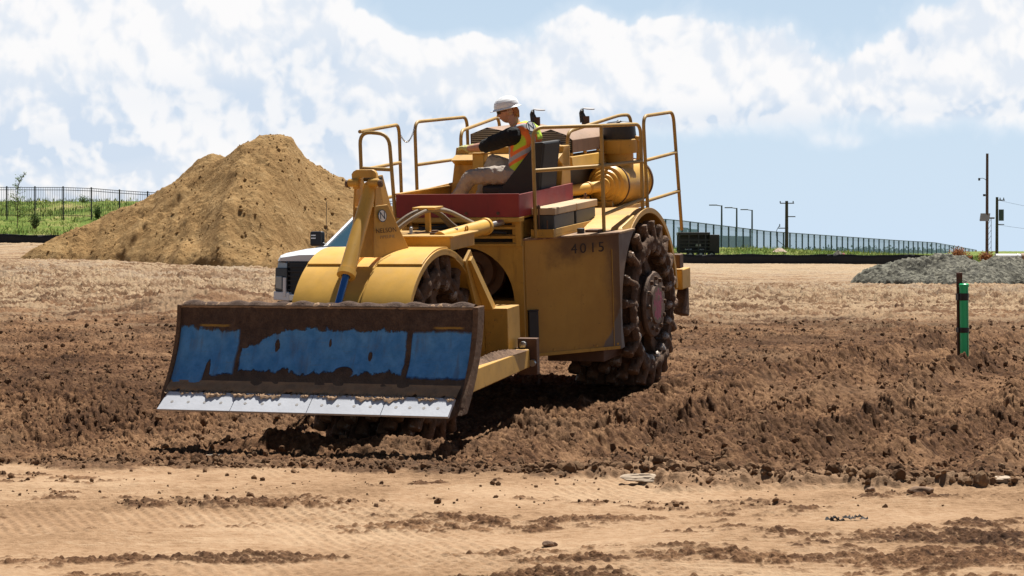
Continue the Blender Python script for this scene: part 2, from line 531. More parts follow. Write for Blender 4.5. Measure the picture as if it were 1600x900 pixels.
def surface(x, y):
    """full displaced terrain and its masks"""
    h = base_h(x, y)
    r = np.hypot(x, y)
    n_lo = fbm2(x * .35, y * .35, 4)
    n_mid = fbm2(x * 1.3 + 5, y * 1.3, 4)
    # machine coordinates
    u = (x - MO[0]) * HX + (y - MO[1]) * HY
    v = (x - MO[0]) * TX + (y - MO[1]) * TY
    yb = 18.75 - .36 * x + .55 * n_mid + .50 * n_lo
    yb = np.maximum(yb, 16.2)
    near = sst(y, yb - .25, yb + .22)
    far = 1 - sst(y + 9 * n_lo + 4 * n_mid, 38, 72)
    front = np.clip(y, 0, None) > 0
    loose = near * (0.40 + .60 * far) * (1 - .8 * sst(y + 16 * n_lo + 8 * n_mid, 84, 130)) * front * (1 - sst(y, 150, 165))
    side = (1 - sst(np.abs(x) / np.maximum(y, 1), .45, .8))
    # brown crumbs lying on the packed sand
    cr = sst(fbm2(x * .55 + 31, y * 1.0 + 3, 4) + .45 * fbm2(x * 3.3, y * 4, 4, .6) + .22 * (1 - sst(y, 12.8, 15.5)) - .18 * sst(y, 15.8, 17.5) + .14 * sst(x, .3, 2.2) * (1 - sst(y, 15.6, 17)), .02, .85) * (1 - near)
    # wheel ruts running along the heading
    vv = v + .07 * fbm2(u * .4, v * .3, 2)
    rut = np.zeros_like(x)
    for v0, am, wd, tp in ((2.35, .17, .16, 1), (3.25, .15, .16, 1), (4.15, .19, .16, 1), (5.2, .16, .17, 1), (6.2, .17, .17, 1), (7.2, .14, .17, 1), (-2.1, .05, .2, 0), (-3.3, .05, .25, 0)):
        prof = np.exp(-((vv - v0) / wd) ** 2)
        teeth = .85 + .13 * np.sin(u * 2 * pi / .23 + 3 * perlin(u * .8, v0 + v * 2)) + .10 * perlin(u * 3, v * 3 + v0)
        rut += am * prof * np.where(tp, teeth, 1) * (.75 + .35 * sst(perlin(u * .55 + v0, v0 * 3), -.3, .4))
    rut *= near * (1 - sst(y, 36, 46)) * sst(y, yb + .2, yb + 2.2) * 1.35
    # trench pressed by the drums, bank beside it
    inb = sst(v, -.95, -.6) * (1 - sst(v, .62, .95)) * (1 - sst(u, 4.3, 5.0))
    inr = sst(np.abs(v), .45, .6) * (1 - sst(np.abs(v), 1.45, 1.75)) * (1 - sst(u, .3, 1.0))
    zw = 0.25 - .0872 * u                                    # the plane the wheels roll on
    zw = np.clip(zw, -.12, .5)
    mach = np.clip(inb + inr, 0, 1) * (u > -9) * sst(u, -9, -5)
    bank = .10 * np.exp(-((v - 1.72) / .28) ** 2) * sst(u, -3, -1) * (1 - sst(u, 3.4, 4.4)) \
        + .13 * np.exp(-((v - 1.15) / .26) ** 2) * sst(u, 1.2, 2.2) * (1 - sst(u, 4.4, 5.3)) \
        + .10 * np.exp(-((u - 5.2) / .25) ** 2) * sst(v, -1.2, -.7) * (1 - sst(v, 1.0, 1.4))
    clod_amt = loose * np.clip(.75 + .5 * n_lo, .3, 1.3)
    pits = .20 * np.maximum(0, perlin(x * 4.1, y * 4.1) - .30) + .17 * np.maximum(0, perlin(x * 8.3 + 9, y * 8.3) - .20) + .10 * np.maximum(0, perlin(x * 16 + 5, y * 16) - .12)
    edge = np.exp(-((y - yb - .25) / .40) ** 2) * (0.35 + .85 * sst(x, -.3, 1.6)) * (y > 10)
    c1 = domes(x / .26 + .3 * n_mid, y / .26, .45) * .26
    c2 = domes(x / .12 + 7, y / .12, .65) * .12
    c3 = domes(x / .055 + 3, y / .055, .8) * .055
    c4 = domes(x / .027, y / .027, .8) * .027
    patch = sst(fbm2(x * .9 + 60, y * .9, 3), -.35, .45)
    fine = fbm2(x * 9, y * 9, 5, .62)
    nearw = np.clip(1.25 - r / 90, .35, 1)
    hh = clod_amt * (.55 + .45 * sst(y, yb, yb + 3.5)) * (.20 * c1 * patch + .42 * c2 * (.35 + .65 * patch) + .92 * c3 + .9 * c4 + .026 * np.clip(fine, -1.2, 1.0) * nearw + .06 * n_mid * far - pits)
    hh += edge * (.10 * c1 + .34 * c2 + .5 * c3 + .025)
    d5 = domes(x / .55 + 1.3, y / .8, .4) * .55
    far_rough = near * (1 - far) * (1 - .85 * sst(y, 72, 105)) * (.10 * fbm2(x * .8, y * .4, 5, .6) - 1.1 * pits + .5 * c1 + .8 * c2 + .22 * d5 * sst(n_mid, -.2, .4))
    flat = (1 - near) * (.016 * n_mid + .035 * n_lo * sst(y, 11, 14) + .0035 * fine)
    rip = np.sin((y + .12 * np.sin(x * 1.1) + .03 * x) * 2 * pi / .105 + 1.5 * n_mid) * .006 * sst(perlin(x * .4 + 3, y * .5), -.3, .3)
    trk = np.sin((x * .93 + y * .3) * 2 * pi / .075) * .0045 * sst(perlin(x * .5 + 9, y * .4 + 4), -.1, .4)
    flat += (1 - near) * (rip + trk) + cr * (.55 * c3 + .7 * c4 + .16 * c2 + .004 * fine)
    calm = 1 - .15 * sst(v, 1.9, 2.6) * near * (1 - sst(y, 34, 42))
    h2 = h + (hh * calm + far_rough + flat) * side + rut * (.9 + 2 * c3 + 2 * c4) + .035 * near * side
    tgt = zw - .03 + .35 * c2 + .5 * c3 + .015 * fine
    h2 = h2 * (1 - mach) + np.minimum(h2, tgt) * mach
    h2 = h2 + bank * (1 + .5 * n_mid) + bank * 2.2 * c1
    # grass banks
    grass = np.where(x < 2 , sst(y + 1.5 * n_mid, 132, 134), sst(y + 1.5 * n_mid, 179, 182))
    h2 = h2 + grass * (.10 * fbm2(x * .7, y * .7, 3) + .06 * fine * (r < 400))
    lo = np.clip(loose + cr * (.22 + 26 * c4 + 22 * c3 + 6 * c2 * (fine > 0)), 0, 1)
    lo = np.clip(np.maximum(lo, mach * .9), 0, 1)
    return h2, lo, grass, edge


def make_ground():
    a = radians(12.6)
    az = np.concatenate([np.linspace(-pi, -radians(50), 40, endpoint=False), np.linspace(-radians(50), -a, 70, endpoint=False),
                         np.linspace(-a, a, 1300, endpoint=False), np.linspace(a, radians(50), 70, endpoint=False),
                         np.linspace(radians(50), pi, 40, endpoint=False)])
    rr = [np.geomspace(.4, 11.2, 26, endpoint=False),
          np.exp(np.arange(math.log(11.2), math.log(46), .00095)),
          np.exp(np.arange(math.log(46), math.log(235), .0024)),
          np.geomspace(236, 6000, 60)]
    r = np.concatenate(rr)
    A, Rr = np.meshgrid(az, r)
    X = Rr * np.sin(A); Y = Rr * np.cos(A)
    h, lo, gr, ed = surface(X.ravel(), Y.ravel())
    V = np.stack([X.ravel(), Y.ravel(), h], 1)
    n, m = len(r), len(az)
    i = np.arange(n - 1)[:, None]; j = np.arange(m)[None, :]; j2 = (j + 1) % m
    Fq = np.stack([i * m + j, i * m + j2, (i + 1) * m + j2, (i + 1) * m + j], -1).reshape(-1, 4)[:, ::-1]
    # centre cap
    o = np_mesh('ground', V, Fq)
    for nm, arr in (('loose', lo), ('grass', gr), ('edge', ed)):
        at = o.data.attributes.new(nm, 'FLOAT', 'POINT'); at.data.foreach_set('value', arr.astype(np.float32))
    return o


gm, t, b = mat_new('site_soil')
pos = world_co(t)
def attr(nm):
    a = t.new('ShaderNodeAttribute', attribute_name=nm); return a.outputs['Fac']
loose, grs, edg = attr('loose'), attr('grass'), attr('edge')
n1 = t.noise(pos, .45, 5, .6); n2 = t.noise(pos, 3.2, 6, .65); n3 = t.noise(pos, 17, 5, .65); n4 = t.noise(pos, 75, 3, .6)
spk = t.math('ADD', t.math('MULTIPLY', n2, .4), t.math('MULTIPLY', n3, .6))
pale = t.ramp(t.math('ADD', t.math('MULTIPLY', n1, .45), t.math('MULTIPLY', spk, .55)),
              [(.38, (.195, .114, .060)), (.48, (.295, .184, .103)), (.59, (.385, .262, .160))])
brown = t.ramp(t.math('ADD', t.math('MULTIPLY', n1, .35), t.math('MULTIPLY', spk, .65)),
               [(.39, (.034, .016, .008)), (.49, (.100, .049, .023)), (.58, (.215, .120, .061))])
damp = t.noise(t.vmath('MULTIPLY', pos, (1, .6, 1)), .28, 4, .6)
brown = t.mix(t.math('MULTIPLY', t.step(damp, .50, .66), .45), brown, (.23, .142, .08))
brown = t.mix(t.math('MULTIPLY', t.step(damp, .48, .36), .45), brown, (.052, .026, .013))
mx = t.step(t.math('ADD', loose, t.math('MULTIPLY', t.math('SUBTRACT', spk, .5), .9)), .12, .62)
soil = t.mix(mx, pale, brown)
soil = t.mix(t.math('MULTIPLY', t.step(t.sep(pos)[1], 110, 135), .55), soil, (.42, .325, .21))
soil = t.mix(t.math('MULTIPLY', edg, .40), soil, (.38, .25, .15))
# distant dried grey-tan patches
lay = t.noise(t.vmath('MULTIPLY', pos, (.5, 1.3, 1)), .9, 7, .68)
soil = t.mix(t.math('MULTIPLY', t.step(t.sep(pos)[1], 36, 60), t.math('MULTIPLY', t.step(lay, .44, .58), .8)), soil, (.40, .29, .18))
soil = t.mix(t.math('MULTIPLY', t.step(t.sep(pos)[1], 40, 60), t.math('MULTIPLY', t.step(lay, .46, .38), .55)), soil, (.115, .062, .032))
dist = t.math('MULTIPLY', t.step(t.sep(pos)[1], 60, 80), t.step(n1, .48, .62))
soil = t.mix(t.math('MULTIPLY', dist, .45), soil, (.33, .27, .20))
gn = t.noise(t.vmath('MULTIPLY', pos, (1, .35, 1)), .35, 6, .65)
gn2 = t.noise(pos, 2.2, 5, .65)
gcol = t.ramp(t.math('ADD', t.math('MULTIPLY', gn, .6), t.math('MULTIPLY', gn2, .4)),
              [(.38, (.060, .115, .018)), (.47, (.105, .165, .028)), (.54, (.18, .21, .05)), (.62, (.33, .28, .12))])
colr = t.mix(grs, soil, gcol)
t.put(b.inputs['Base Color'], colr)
b.inputs['Roughness'].default_value = .95; b.inputs['Specular IOR Level'].default_value = .12
bn1 = t.new('ShaderNodeBump'); bn1.inputs['Strength'].default_value = .8; bn1.inputs['Distance'].default_value = .022
t.put(bn1.inputs['Height'], t.math('ADD', t.math('MULTIPLY', n3, .7), t.math('MULTIPLY', n4, .45)))
bn2 = t.new('ShaderNodeBump'); bn2.inputs['Distance'].default_value = .14
t.put(bn2.inputs['Strength'], t.math('MULTIPLY', t.step(t.sep(pos)[1], 40, 70), .8))
t.put(bn2.inputs['Height'], t.math('ADD', n2, t.math('MULTIPLY', n3, .35))); t.l.new(bn1.outputs[0], bn2.inputs['Normal']); t.l.new(bn2.outputs[0], b.inputs['Normal'])
ground = make_ground()
ground.data.materials.append(gm)
tag(ground, kind='structure')


# loose clods and stones lying on the churned soil: nobody could count them
def ico(sub):
    import bmesh
    bm = bmesh.new(); bmesh.ops.create_icosphere(bm, subdivisions=sub, radius=1)
    V = np.array([v.co[:] for v in bm.verts]); Fc = np.array([[v.index for v in f.verts] for f in bm.faces]); bm.free()
    return V, Fc


def clod_shape(V, seed):
    rs = np.random.RandomState(seed)
    d = np.zeros(len(V))
    for k in range(9):
        ax = rs.normal(size=3); ax /= np.linalg.norm(ax)
        d = np.minimum(d, (rs.uniform(.45, .9) - V @ ax))          # chop facets
    W = V * (1 + .85 * d[:, None]) if False else V.copy()
    for k in range(8):
        ax = rs.normal(size=3); ax /= np.linalg.norm(ax); c = rs.uniform(.45, .85)
        s = W @ ax; over = np.maximum(s - c, 0); W = W - over[:, None] * ax * .9
    W += rs.normal(size=W.shape) * .045
    return W * rs.uniform(.7, 1.15, 3)


def scatter_clods():
    V0, F0 = ico(1); VB, FB = ico(2)
    def batch(x, y, sz, Vb, Fb, nsh, seed0):
        hh, lo, _, _ = surface(x, y)
        keep = (lo > .3) | (RNG.rand(len(x)) < .05)
        x, y, sz, hh = x[keep], y[keep], sz[keep], hh[keep]
        shapes = np.stack([clod_shape(Vb, seed0 + s) for s in range(nsh)])
        n = len(x); q = RNG.normal(size=(n, 4)); q /= np.linalg.norm(q, axis=1)[:, None]
        a, b_, c, d = q.T
        Rm = np.stack([1 - 2 * (c * c + d * d), 2 * (b_ * c - a * d), 2 * (b_ * d + a * c), 2 * (b_ * c + a * d), 1 - 2 * (b_ * b_ + d * d), 2 * (c * d - a * b_),
                       2 * (b_ * d - a * c), 2 * (c * d + a * b_), 1 - 2 * (b_ * b_ + c * c)], 1).reshape(n, 3, 3)
        W = np.einsum('nij,nkj->nki', Rm, shapes[RNG.randint(nsh, size=n)]) * sz[:, None, None]
        W += np.stack([x, y, hh + sz * .22], 1)[:, None, :]
        Fq = (Fb[None] + (np.arange(n) * len(Vb))[:, None, None]).reshape(-1, 3)
        return W.reshape(-1, 3), Fq
    def trench(x, y):
        u = (x - MO[0]) * HX + (y - MO[1]) * HY; v = (x - MO[0]) * TX + (y - MO[1]) * TY
        return ~((np.abs(v) < 1.45) & (u < 4.9) & (u > -3))
    N = 46000
    y = np.exp(RNG.uniform(math.log(16.2), math.log(46), N)); x = RNG.uniform(-.26, .26, N) * y
    sz = np.minimum(.007 * (RNG.pareto(2.0, N) + 1), .034) * (1 + (y - 16) / 40)
    den = fbm2(x * .8, y * .8, 3); k = trench(x, y) & (den > RNG.uniform(-.9, .5, N))
    A = batch(x[k], y[k], sz[k], V0, F0, 16, 100)
    x = RNG.uniform(-.24, .24, 2600); y2 = RNG.uniform(17, 34, 2600); y2[:1500] = 0
    xx = x * np.where(y2 > 0, y2, 18.8)
    y2 = np.where(y2 > 0, y2, 18.85 - .36 * xx + np.abs(RNG.normal(0, .42, 2600)) - .2)
    s2 = np.minimum(.012 * (RNG.pareto(2.4, 2600) + 1), .046)
    s2[:1500] *= .85 + .55 * (xx[:1500] > 0)
    k = trench(xx, y2)
    B = batch(xx[k], y2[k], s2[k], VB, FB, 16, 300)
    V = np.concatenate([A[0], B[0]]); Fq = np.concatenate([A[1], B[1] + len(A[0])])
    o = np_mesh('soil_clods', V, Fq, clodm, smooth=False)
    tag(o, 'loose brown soil clods strewn over the churned dirt', 'soil clods', kind='stuff')


clodm, t, b = mat_new('clod_soil')
pos = world_co(t)
r_ = t.new('ShaderNodeNewGeometry').outputs['Random Per Island']
c = t.ramp(t.math('ADD', t.math('MULTIPLY', r_, .6), t.math('MULTIPLY', t.noise(pos, 22, 5, .6), .4)),
           [(.1, (.075, .040, .021)), (.45, (.135, .074, .038)), (.75, (.20, .118, .063)), (.93, (.31, .21, .125))])
t.put(b.inputs['Base Color'], c); b.inputs['Roughness'].default_value = .95; b.inputs['Specular IOR Level'].default_value = .12
bump(t, b, t.noise(pos, 90, 4, .65), .7, .01)
scatter_clods()


def gz_at(x, y):
    return float(surface(np.array([float(x)]), np.array([float(y)]))[0][0])


def at(px, y):
    """x of the sight line through pixel column px at distance y"""
    return (px - 800) / F * y


# ------------------------------------------------------------------ heaps
def heap(name, cx, cy, fn, x0, x1, y0, y1, nx, ny, mat, label, cat):
    xs = np.linspace(x0, x1, nx); ys = np.linspace(y0, y1, ny)
    X, Y = np.meshgrid(xs, ys)
    h = fn(X.ravel(), Y.ravel())
    g = base_h(X.ravel() + cx, Y.ravel() + cy)
    gc = float(base_h(cx, cy))
    V = np.stack([X.ravel(), Y.ravel(), g - gc - .30 + np.maximum(h, 0)], 1)
    i = np.arange(ny - 1)[:, None]; j = np.arange(nx - 1)[None, :]
    Fq = np.stack([i * nx + j, i * nx + j + 1, (i + 1) * nx + j + 1, (i + 1) * nx + j], -1).reshape(-1, 4)
    keep = (h.reshape(ny, nx) > .02)
    k = keep[:-1, :-1] | keep[1:, :-1] | keep[:-1, 1:] | keep[1:, 1:]
    Fq = Fq[k.ravel()]
    used = np.unique(Fq); mp = -np.ones(len(V), int); mp[used] = np.arange(len(used))
    o = np_mesh(name, V[used], mp[Fq], mat)
    o.location = (cx, cy, gc)
    return tag(o, label, cat)


def pile_fn(x, y):
    # coordinates relative to (0,100); profile in metres above local ground (+.30 sunk)
    X = x + 0 * y
    # main ridge crest
    sk = 37.78
    px = np.array([-60, 40, 75, 120, 180, 250, 300, 345, 385, 405, 430, 456, 466, 478, 492, 520, 552, 600, 650, 700])
    py = np.array([436, 412, 393, 373, 343, 309, 284, 260, 234, 223, 218, 220, 234, 250, 262, 277, 292, 318, 350, 400])
    cx_ = (px - 800) / sk; ch = (440 - py) / sk - .25
    crest = np.interp(x, cx_, ch) - .30
    y0 = .6 * np.sin(x * .7) + .35 * fbm2(x * .6, 0 * x + 4, 3)
    yy = y - y0
    d = np.where(yy < 0, -yy * .60, yy * .75)
    # rounded crest
    d = np.sqrt(d * d + .04) - .2
    wob = 1 + .30 * fbm2(x * .25 + 3, y * .12, 3)
    h1 = crest - d * wob
    # back peak further left
    ch2 = np.interp(x, (np.array([60, 150, 210, 262, 290, 318, 340, 372, 420, 480]) - 800) / sk, (443 - np.array([443, 385, 343, 296, 272, 257, 260, 280, 320, 385])) / sk - .50)
    d2 = np.abs(y - 3.0) * .62
    h2 = ch2 - np.maximum(d2 - .1, 0)
    h = np.maximum(h1, h2)
    # erosion gullies and slides running down the face
    g = fbm2(x * .55 + .25 * y, y * .35, 3, .5)
    h = h + .12 * g * sst(h, 0, 1.2) * (1 - .75 * np.exp(-(d / .6) ** 2))
    rid = 1 - np.abs(perlin(x * .5 + .5 * y, y * .5 + 3)) * 2
    h = h + .06 * rid * sst(h, 0, 1)
    # slump scarps
    s = x * .62 + .78 * y * .5
    for (sx, sy, L, am) in ((-13.6, -1.9, 1.3, .30), (-14.9, -3.0, 1.2, .24), (-12.4, -1.6, .7, .28), (-11.2, -2.2, .9, .22), (-16.0, -3.6, .8, .2), (-8.9, -.5, .6, .3), (-15.3, -1.3, .8, .26), (-13.0, -2.9, .5, .2)):
        dd = (y - sy) - .75 * (x - sx) + .18 * fbm2(x * 2, y * 2, 2)
        win = np.exp(-((x - sx) / L) ** 2)
        h = h - am * win * sst(dd, -.35, 0) * (1 - sst(dd, 0.02, .8))
    h = h + .035 * fbm2(x * 2.6, y * 2.6, 3, .55)
    h = h + (.18 * domes(x / .55, y / .55, .15) * .55 + .35 * domes(x / .24, y / .24, .25) * .24 + .5 * domes(x / .12, y / .12, .5) * .12) * sst(h, -.1, .3) * (.35 + .9 * sst(fbm2(x * .7, y * .7, 3), -.2, .5))
    return h + .30 * sst(h, -.2, .4) - .0


pm, t, b = mat_new('stockpile_sand')
pos = world_co(t)
a1 = t.noise(pos, .8, 6, .62); a2 = t.noise(pos, 5, 6, .68); a3 = t.noise(pos, 22, 4, .65)
c = t.ramp(t.math('ADD', t.math('MULTIPLY', a1, .5), t.math('MULTIPLY', a2, .5)),
           [(.36, (.215, .125, .050)), (.46, (.30, .182, .075)), (.58, (.365, .235, .105)), (.70, (.47, .33, .18))])
c = t.mix(t.step(a3, .60, .75), c, (.20, .13, .07))
t.put(b.inputs['Base Color'], c); b.inputs['Roughness'].default_value = .95; b.inputs['Specular IOR Level'].default_value = .1
bump(t, b, t.math('ADD', a2, t.math('MULTIPLY', a3, .6)), .8, .12)
PILE = heap('sand_pile', 0, 100, pile_fn, -23, -2.2, -11, 10, 620, 520, pm,
            'tall tan heap of sandy soil with two peaks behind the compactor', 'sand pile')
def pile_chunks():
    V0, F0 = ico(2); n = 4200
    x = RNG.uniform(-21, -3, n); y = RNG.uniform(-9, 1.5, n)
    den = fbm2(x * .5 + 9, y * .5, 3); h = pile_fn(x, y); k = (h > .35) & (den > RNG.uniform(-.7, .9, n))
    x, y, h = x[k], y[k], h[k]; n = len(x)
    sz = np.minimum(.022 * (RNG.pareto(2.5, n) + 1), .085)
    g = base_h(x, y + 100) - float(base_h(0, 100)) - .30
    shapes = np.stack([clod_shape(V0, 500 + s) for s in range(16)])
    W = shapes[RNG.randint(16, size=n)] * sz[:, None, None] * RNG.uniform(.7, 1.3, (n, 1, 3))
    a = RNG.uniform(0, 2 * pi, n); ca, sa = np.cos(a), np.sin(a)
    W = np.stack([W[..., 0] * ca[:, None] - W[..., 1] * sa[:, None], W[..., 0] * sa[:, None] + W[..., 1] * ca[:, None], W[..., 2]], -1)
    W += np.stack([x, y, h + g + sz * .1], 1)[:, None, :]
    Fq = (F0[None] + (np.arange(n) * len(V0))[:, None, None]).reshape(-1, 3)
    o = np_mesh('loose_chunks', W.reshape(-1, 3), Fq, pm, smooth=False, parent=PILE); tag(o, kind='stuff')
pile_chunks()


def gravel_fn(x, y):
    sk = F / 95
    px = np.array([1325, 1345, 1370, 1400, 1440, 1468, 1500, 1540, 1580, 1620, 1680, 1720]); py = np.array([447, 432, 419, 411, 404, 401, 403, 403, 407, 414, 430, 447])
    crest = np.interp(x, (px - 800) / sk, (447 - py) / sk)
    h = crest - np.maximum(np.abs(y - .4 * np.sin(x)) * .55 - .08, 0)
    h = h + .10 * fbm2(x * .9, y * .9, 4) * sst(h, 0, .4)
    for (sx, sy, r_) in ((15.8, -.6, .45), (18.5, -.4, .5), (19.6, -1.5, .3), (20.5, -.5, .3)):
        h = h - .34 * np.exp(-((x - sx) / r_) ** 2 - ((y - sy) / .45) ** 2)
    h = h + (.6 * domes(x / .11, y / .11, .7) * .11 + .6 * domes(x / .22, y / .22, .25) * .22) * sst(h, 0, .15)
    return h + .30 * sst(h, -.1, .2)


gvm, t, b = mat_new('gravel_grey')
pos = world_co(t)
vc = t.voro(pos, 9, out='Color'); g1 = t.sep(vc)[0]
c = t.ramp(t.math('ADD', t.math('MULTIPLY', g1, .45), t.math('MULTIPLY', t.noise(pos, 1.6, 6, .65), .55)),
           [(.28, (.045, .043, .030)), (.5, (.105, .100, .072)), (.72, (.215, .205, .155))])
t.put(b.inputs['Base Color'], c); b.inputs['Roughness'].default_value = .9
bump(t, b, t.noise(pos, 14, 5, .7), .9, .06)
heap('gravel_pile', 0, 95, gravel_fn, 12.5, 24, -4, 4, 420, 260, gvm,
     'low grey gravel heap at the right edge behind the green marker stake', 'gravel pile')

# ------------------------------------------------------------------ the compactor
PITCH = radians(5.0)
Hv = Vector((-sin(HEAD) * cos(PITCH), -cos(HEAD) * cos(PITCH), -sin(PITCH)))
Tv = Vector((cos(HEAD), -sin(HEAD), 0))
Uv = Hv.cross(Tv).normalized()
if Uv.z < 0: Uv = -Uv
MROOT = empty('soil_compactor', 'mustard yellow articulated soil compactor with spiked steel wheels and a muddy blue dozer blade', 'compactor')
MROOT.matrix_world = Matrix(((Hv.x, Tv.x, Uv.x, MO[0]), (Hv.y, Tv.y, Uv.y, MO[1]), (Hv.z, Tv.z, Uv.z, .248), (0, 0, 0, 1)))
R_ = MROOT
# local axes: x forward, y to the picture's right, z up; rear axle above the origin

# --- materials used only here
def tank_mat():
    m, t, b = mat_new('tank_yellow'); co = obj_co(t); x, y, z = t.sep(co)
    n1 = t.noise(co, 2.2, 5, .6); n2 = t.noise(co, 8, 6, .65); n3 = t.noise(co, 34, 4, .6)
    c = t.mix(t.step(n1, .3, .7), (.43, .225, .036), (.52, .285, .048))
    # rust-brown run-down below the deck, strongest near the wheel arch
    e = t.math('ADD', t.math('MULTIPLY', t.math('SUBTRACT', n1, .5), .55), t.math('MULTIPLY', t.math('SUBTRACT', n2, .5), .25))
    topd = t.step(t.math('ADD', z, t.math('MULTIPLY', e, .8)), 1.46, 1.70)
    side = t.step(t.math('ADD', y, t.math('MULTIPLY', e, .7)), .78, 1.05)
    c = t.mix(t.math('MULTIPLY', t.math('MULTIPLY', topd, side), .85), c, (.10, .042, .014))
    edge = t.step(t.math('ADD', y, t.math('MULTIPLY', e, .35)), 1.24, 1.38)
    c = t.mix(t.math('MULTIPLY', edge, .9), c, (.12, .060, .028))
    # bare steel at the lower corner
    q = t.math('SUBTRACT', t.math('ADD', y, t.math('MULTIPLY', e, .25)), t.math('MULTIPLY', t.math('SUBTRACT', z, .5), .38))
    bare = t.math('MULTIPLY', t.step(q, 1.205, 1.225), t.step(z, 1.25, 1.10))
    c = t.mix(bare, c, (.17, .14, .115))
    st = t.noise(t.vmath('MULTIPLY', co, (7, 7, .8)), 1.8, 5, .6)
    c = t.mix(t.math('MULTIPLY', t.step(st, .54, .78), .35), c, (.22, .11, .03))
    c = t.mix(t.math('MULTIPLY', t.step(n3, .66, .72), .6), c, (.09, .045, .02))
    low = t.step(t.math('ADD', z, t.math('MULTIPLY', e, .25)), .66, .54)
    c = t.mix(t.math('MULTIPLY', low, .3), c, MUD)
    g = t.sep(t.new('ShaderNodeNewGeometry').outputs['Normal'])[2]
    c = t.mix(t.math('MULTIPLY', t.step(g, .6, .95), t.step(n2, .35, .6)), c, (.30, .20, .13))
    t.put(b.inputs['Base Color'], c); t.put(b.inputs['Roughness'], t.math('ADD', .42, t.math('MULTIPLY', n2, .3)))
    bump(t, b, t.math('ADD', n2, t.math('MULTIPLY', n3, .4)), .15, .004)
    return m


def blade_mat():
    """blue plate under caked earth: three windows of paint, earth above and below"""
    m, t, b = mat_new('blade_face'); co = obj_co(t); x, y, z = t.sep(co)
    nn = t.noise(co, 3.0, 5, .6); n2 = t.noise(co, 12, 6, .65); n3 = t.noise(co, 60, 4, .65)
    drip = t.noise(t.vmath('MULTIPLY', co, (1, 9, 1.6)), 1.3, 5, .6)
    e = t.math('ADD', t.math('MULTIPLY', t.math('SUBTRACT', nn, .5), .13), t.math('ADD', t.math('MULTIPLY', t.math('SUBTRACT', n2, .5), .05), t.math('MULTIPLY', t.math('SUBTRACT', n3, .5), .03)))
    ed = t.math('ADD', e, t.math('MULTIPLY', t.math('SUBTRACT', drip, .5), .09))
    zz = t.math('ADD', z, ed); yy = t.math('ADD', y, t.math('MULTIPLY', e, .35))
    def band(v, lo, hi, s=.014):
        return t.math('MULTIPLY', t.step(v, lo - s, lo + s), t.step(v, hi + s, hi - s))
    left = t.math('MULTIPLY', band(yy, -1.62, -.885), band(zz, .83, 1.225))
    leftlow = t.math('MULTIPLY', band(yy, -1.62, -1.17), band(zz, .69, 1.15))
    # middle window is an ellipse-ended field with two mud spots
    my = t.math('ABSOLUTE', t.math('SUBTRACT', yy, -.025))
    hi = t.math('SUBTRACT', 1.215, t.math('MULTIPLY', t.step(t.math('MULTIPLY', yy, -1), .42, .86), .17))
    mid = t.math('MULTIPLY', t.step(my, .825, .81), t.math('MULTIPLY', t.step(t.math('SUBTRACT', hi, zz), -.008, .008), t.step(zz, .845, .86)))
    right = t.math('MULTIPLY', band(y, .845, 1.41, .006), band(t.math('ADD', z, t.math('MULTIPLY', ed, .45)), .83, 1.215))
    def spot(y0, z0, ry, rz):
        a_ = t.math('DIVIDE', t.math('SUBTRACT', yy, y0), ry); b_ = t.math('DIVIDE', t.math('SUBTRACT', z, z0), rz)
        return t.step(t.math('ADD', t.math('MULTIPLY', a_, a_), t.math('MULTIPLY', b_, b_)), 1.15, .85)
    blue = t.math('MAXIMUM', t.math('MAXIMUM', left, leftlow), t.math('MAXIMUM', mid, right))
    for sp in ((-.49, 1.08, .022, .055), (.05, 1.11, .012, .035), (.46, 1.00, .022, .040), (-1.15, .80, .035, .15), (.22, .86, .10, .05)):
        blue = t.math('MULTIPLY', blue, t.math('SUBTRACT', 1.0, spot(*sp)))
    bl = t.mix(t.step(n2, .3, .7), (.065, .235, .50), (.115, .33, .64))
    scr = t.noise(t.vmath('MULTIPLY', co, (1, 2.2, 60)), 1.6, 4, .7)
    bl = t.mix(t.math('MULTIPLY', t.step(scr, .60, .68), .35), bl, (.16, .20, .25))
    film = t.step(t.math('ADD', t.math('MULTIPLY', nn, .6), t.math('MULTIPLY', drip, .5)), .55, .75)
    bl = t.mix(t.math('MULTIPLY', film, .55), bl, (.11, .085, .07))
    bl = t.mix(t.math('MULTIPLY', t.step(n3, .56, .75), .45), bl, (.10, .07, .05))
    bl = t.mix(t.math('MULTIPLY', t.step(drip, .55, .8), .35), bl, (.09, .065, .05))
    md = t.ramp(t.math('ADD', t.math('MULTIPLY', n2, .6), t.math('MULTIPLY', n3, .4)), [(.35, (.055, .033, .024)), (.5, (.088, .054, .038)), (.66, (.14, .09, .06))])
    lowd = t.step(z, .90, .75)
    md = t.mix(t.math('MULTIPLY', lowd, .6), md, (.105, .085, .065))
    c = t.mix(blue, md, bl)
    stripe = t.math('MULTIPLY', band(t.math('ADD', z, t.math('MULTIPLY', e, .12)), 1.243, 1.263, .003), t.math('MAXIMUM', band(yy, -1.30, -1.0, .03), band(yy, 1.05, 1.32, .03)))
    c = t.mix(t.math('MULTIPLY', stripe, .8), c, (.42, .24, .05))
    t.put(b.inputs['Base Color'], c)
    t.put(b.inputs['Roughness'], t.math('SUBTRACT', .9, t.math('MULTIPLY', blue, .45)))
    b.inputs['Specular IOR Level'].default_value = .3
    hgt = t.math('ADD', t.math('MULTIPLY', t.math('SUBTRACT', 1.0, blue), t.math('ADD', .5, t.math('ADD', n2, t.math('MULTIPLY', n3, .6)))), 0)
    bump(t, b, hgt, .8, .018)
    return m


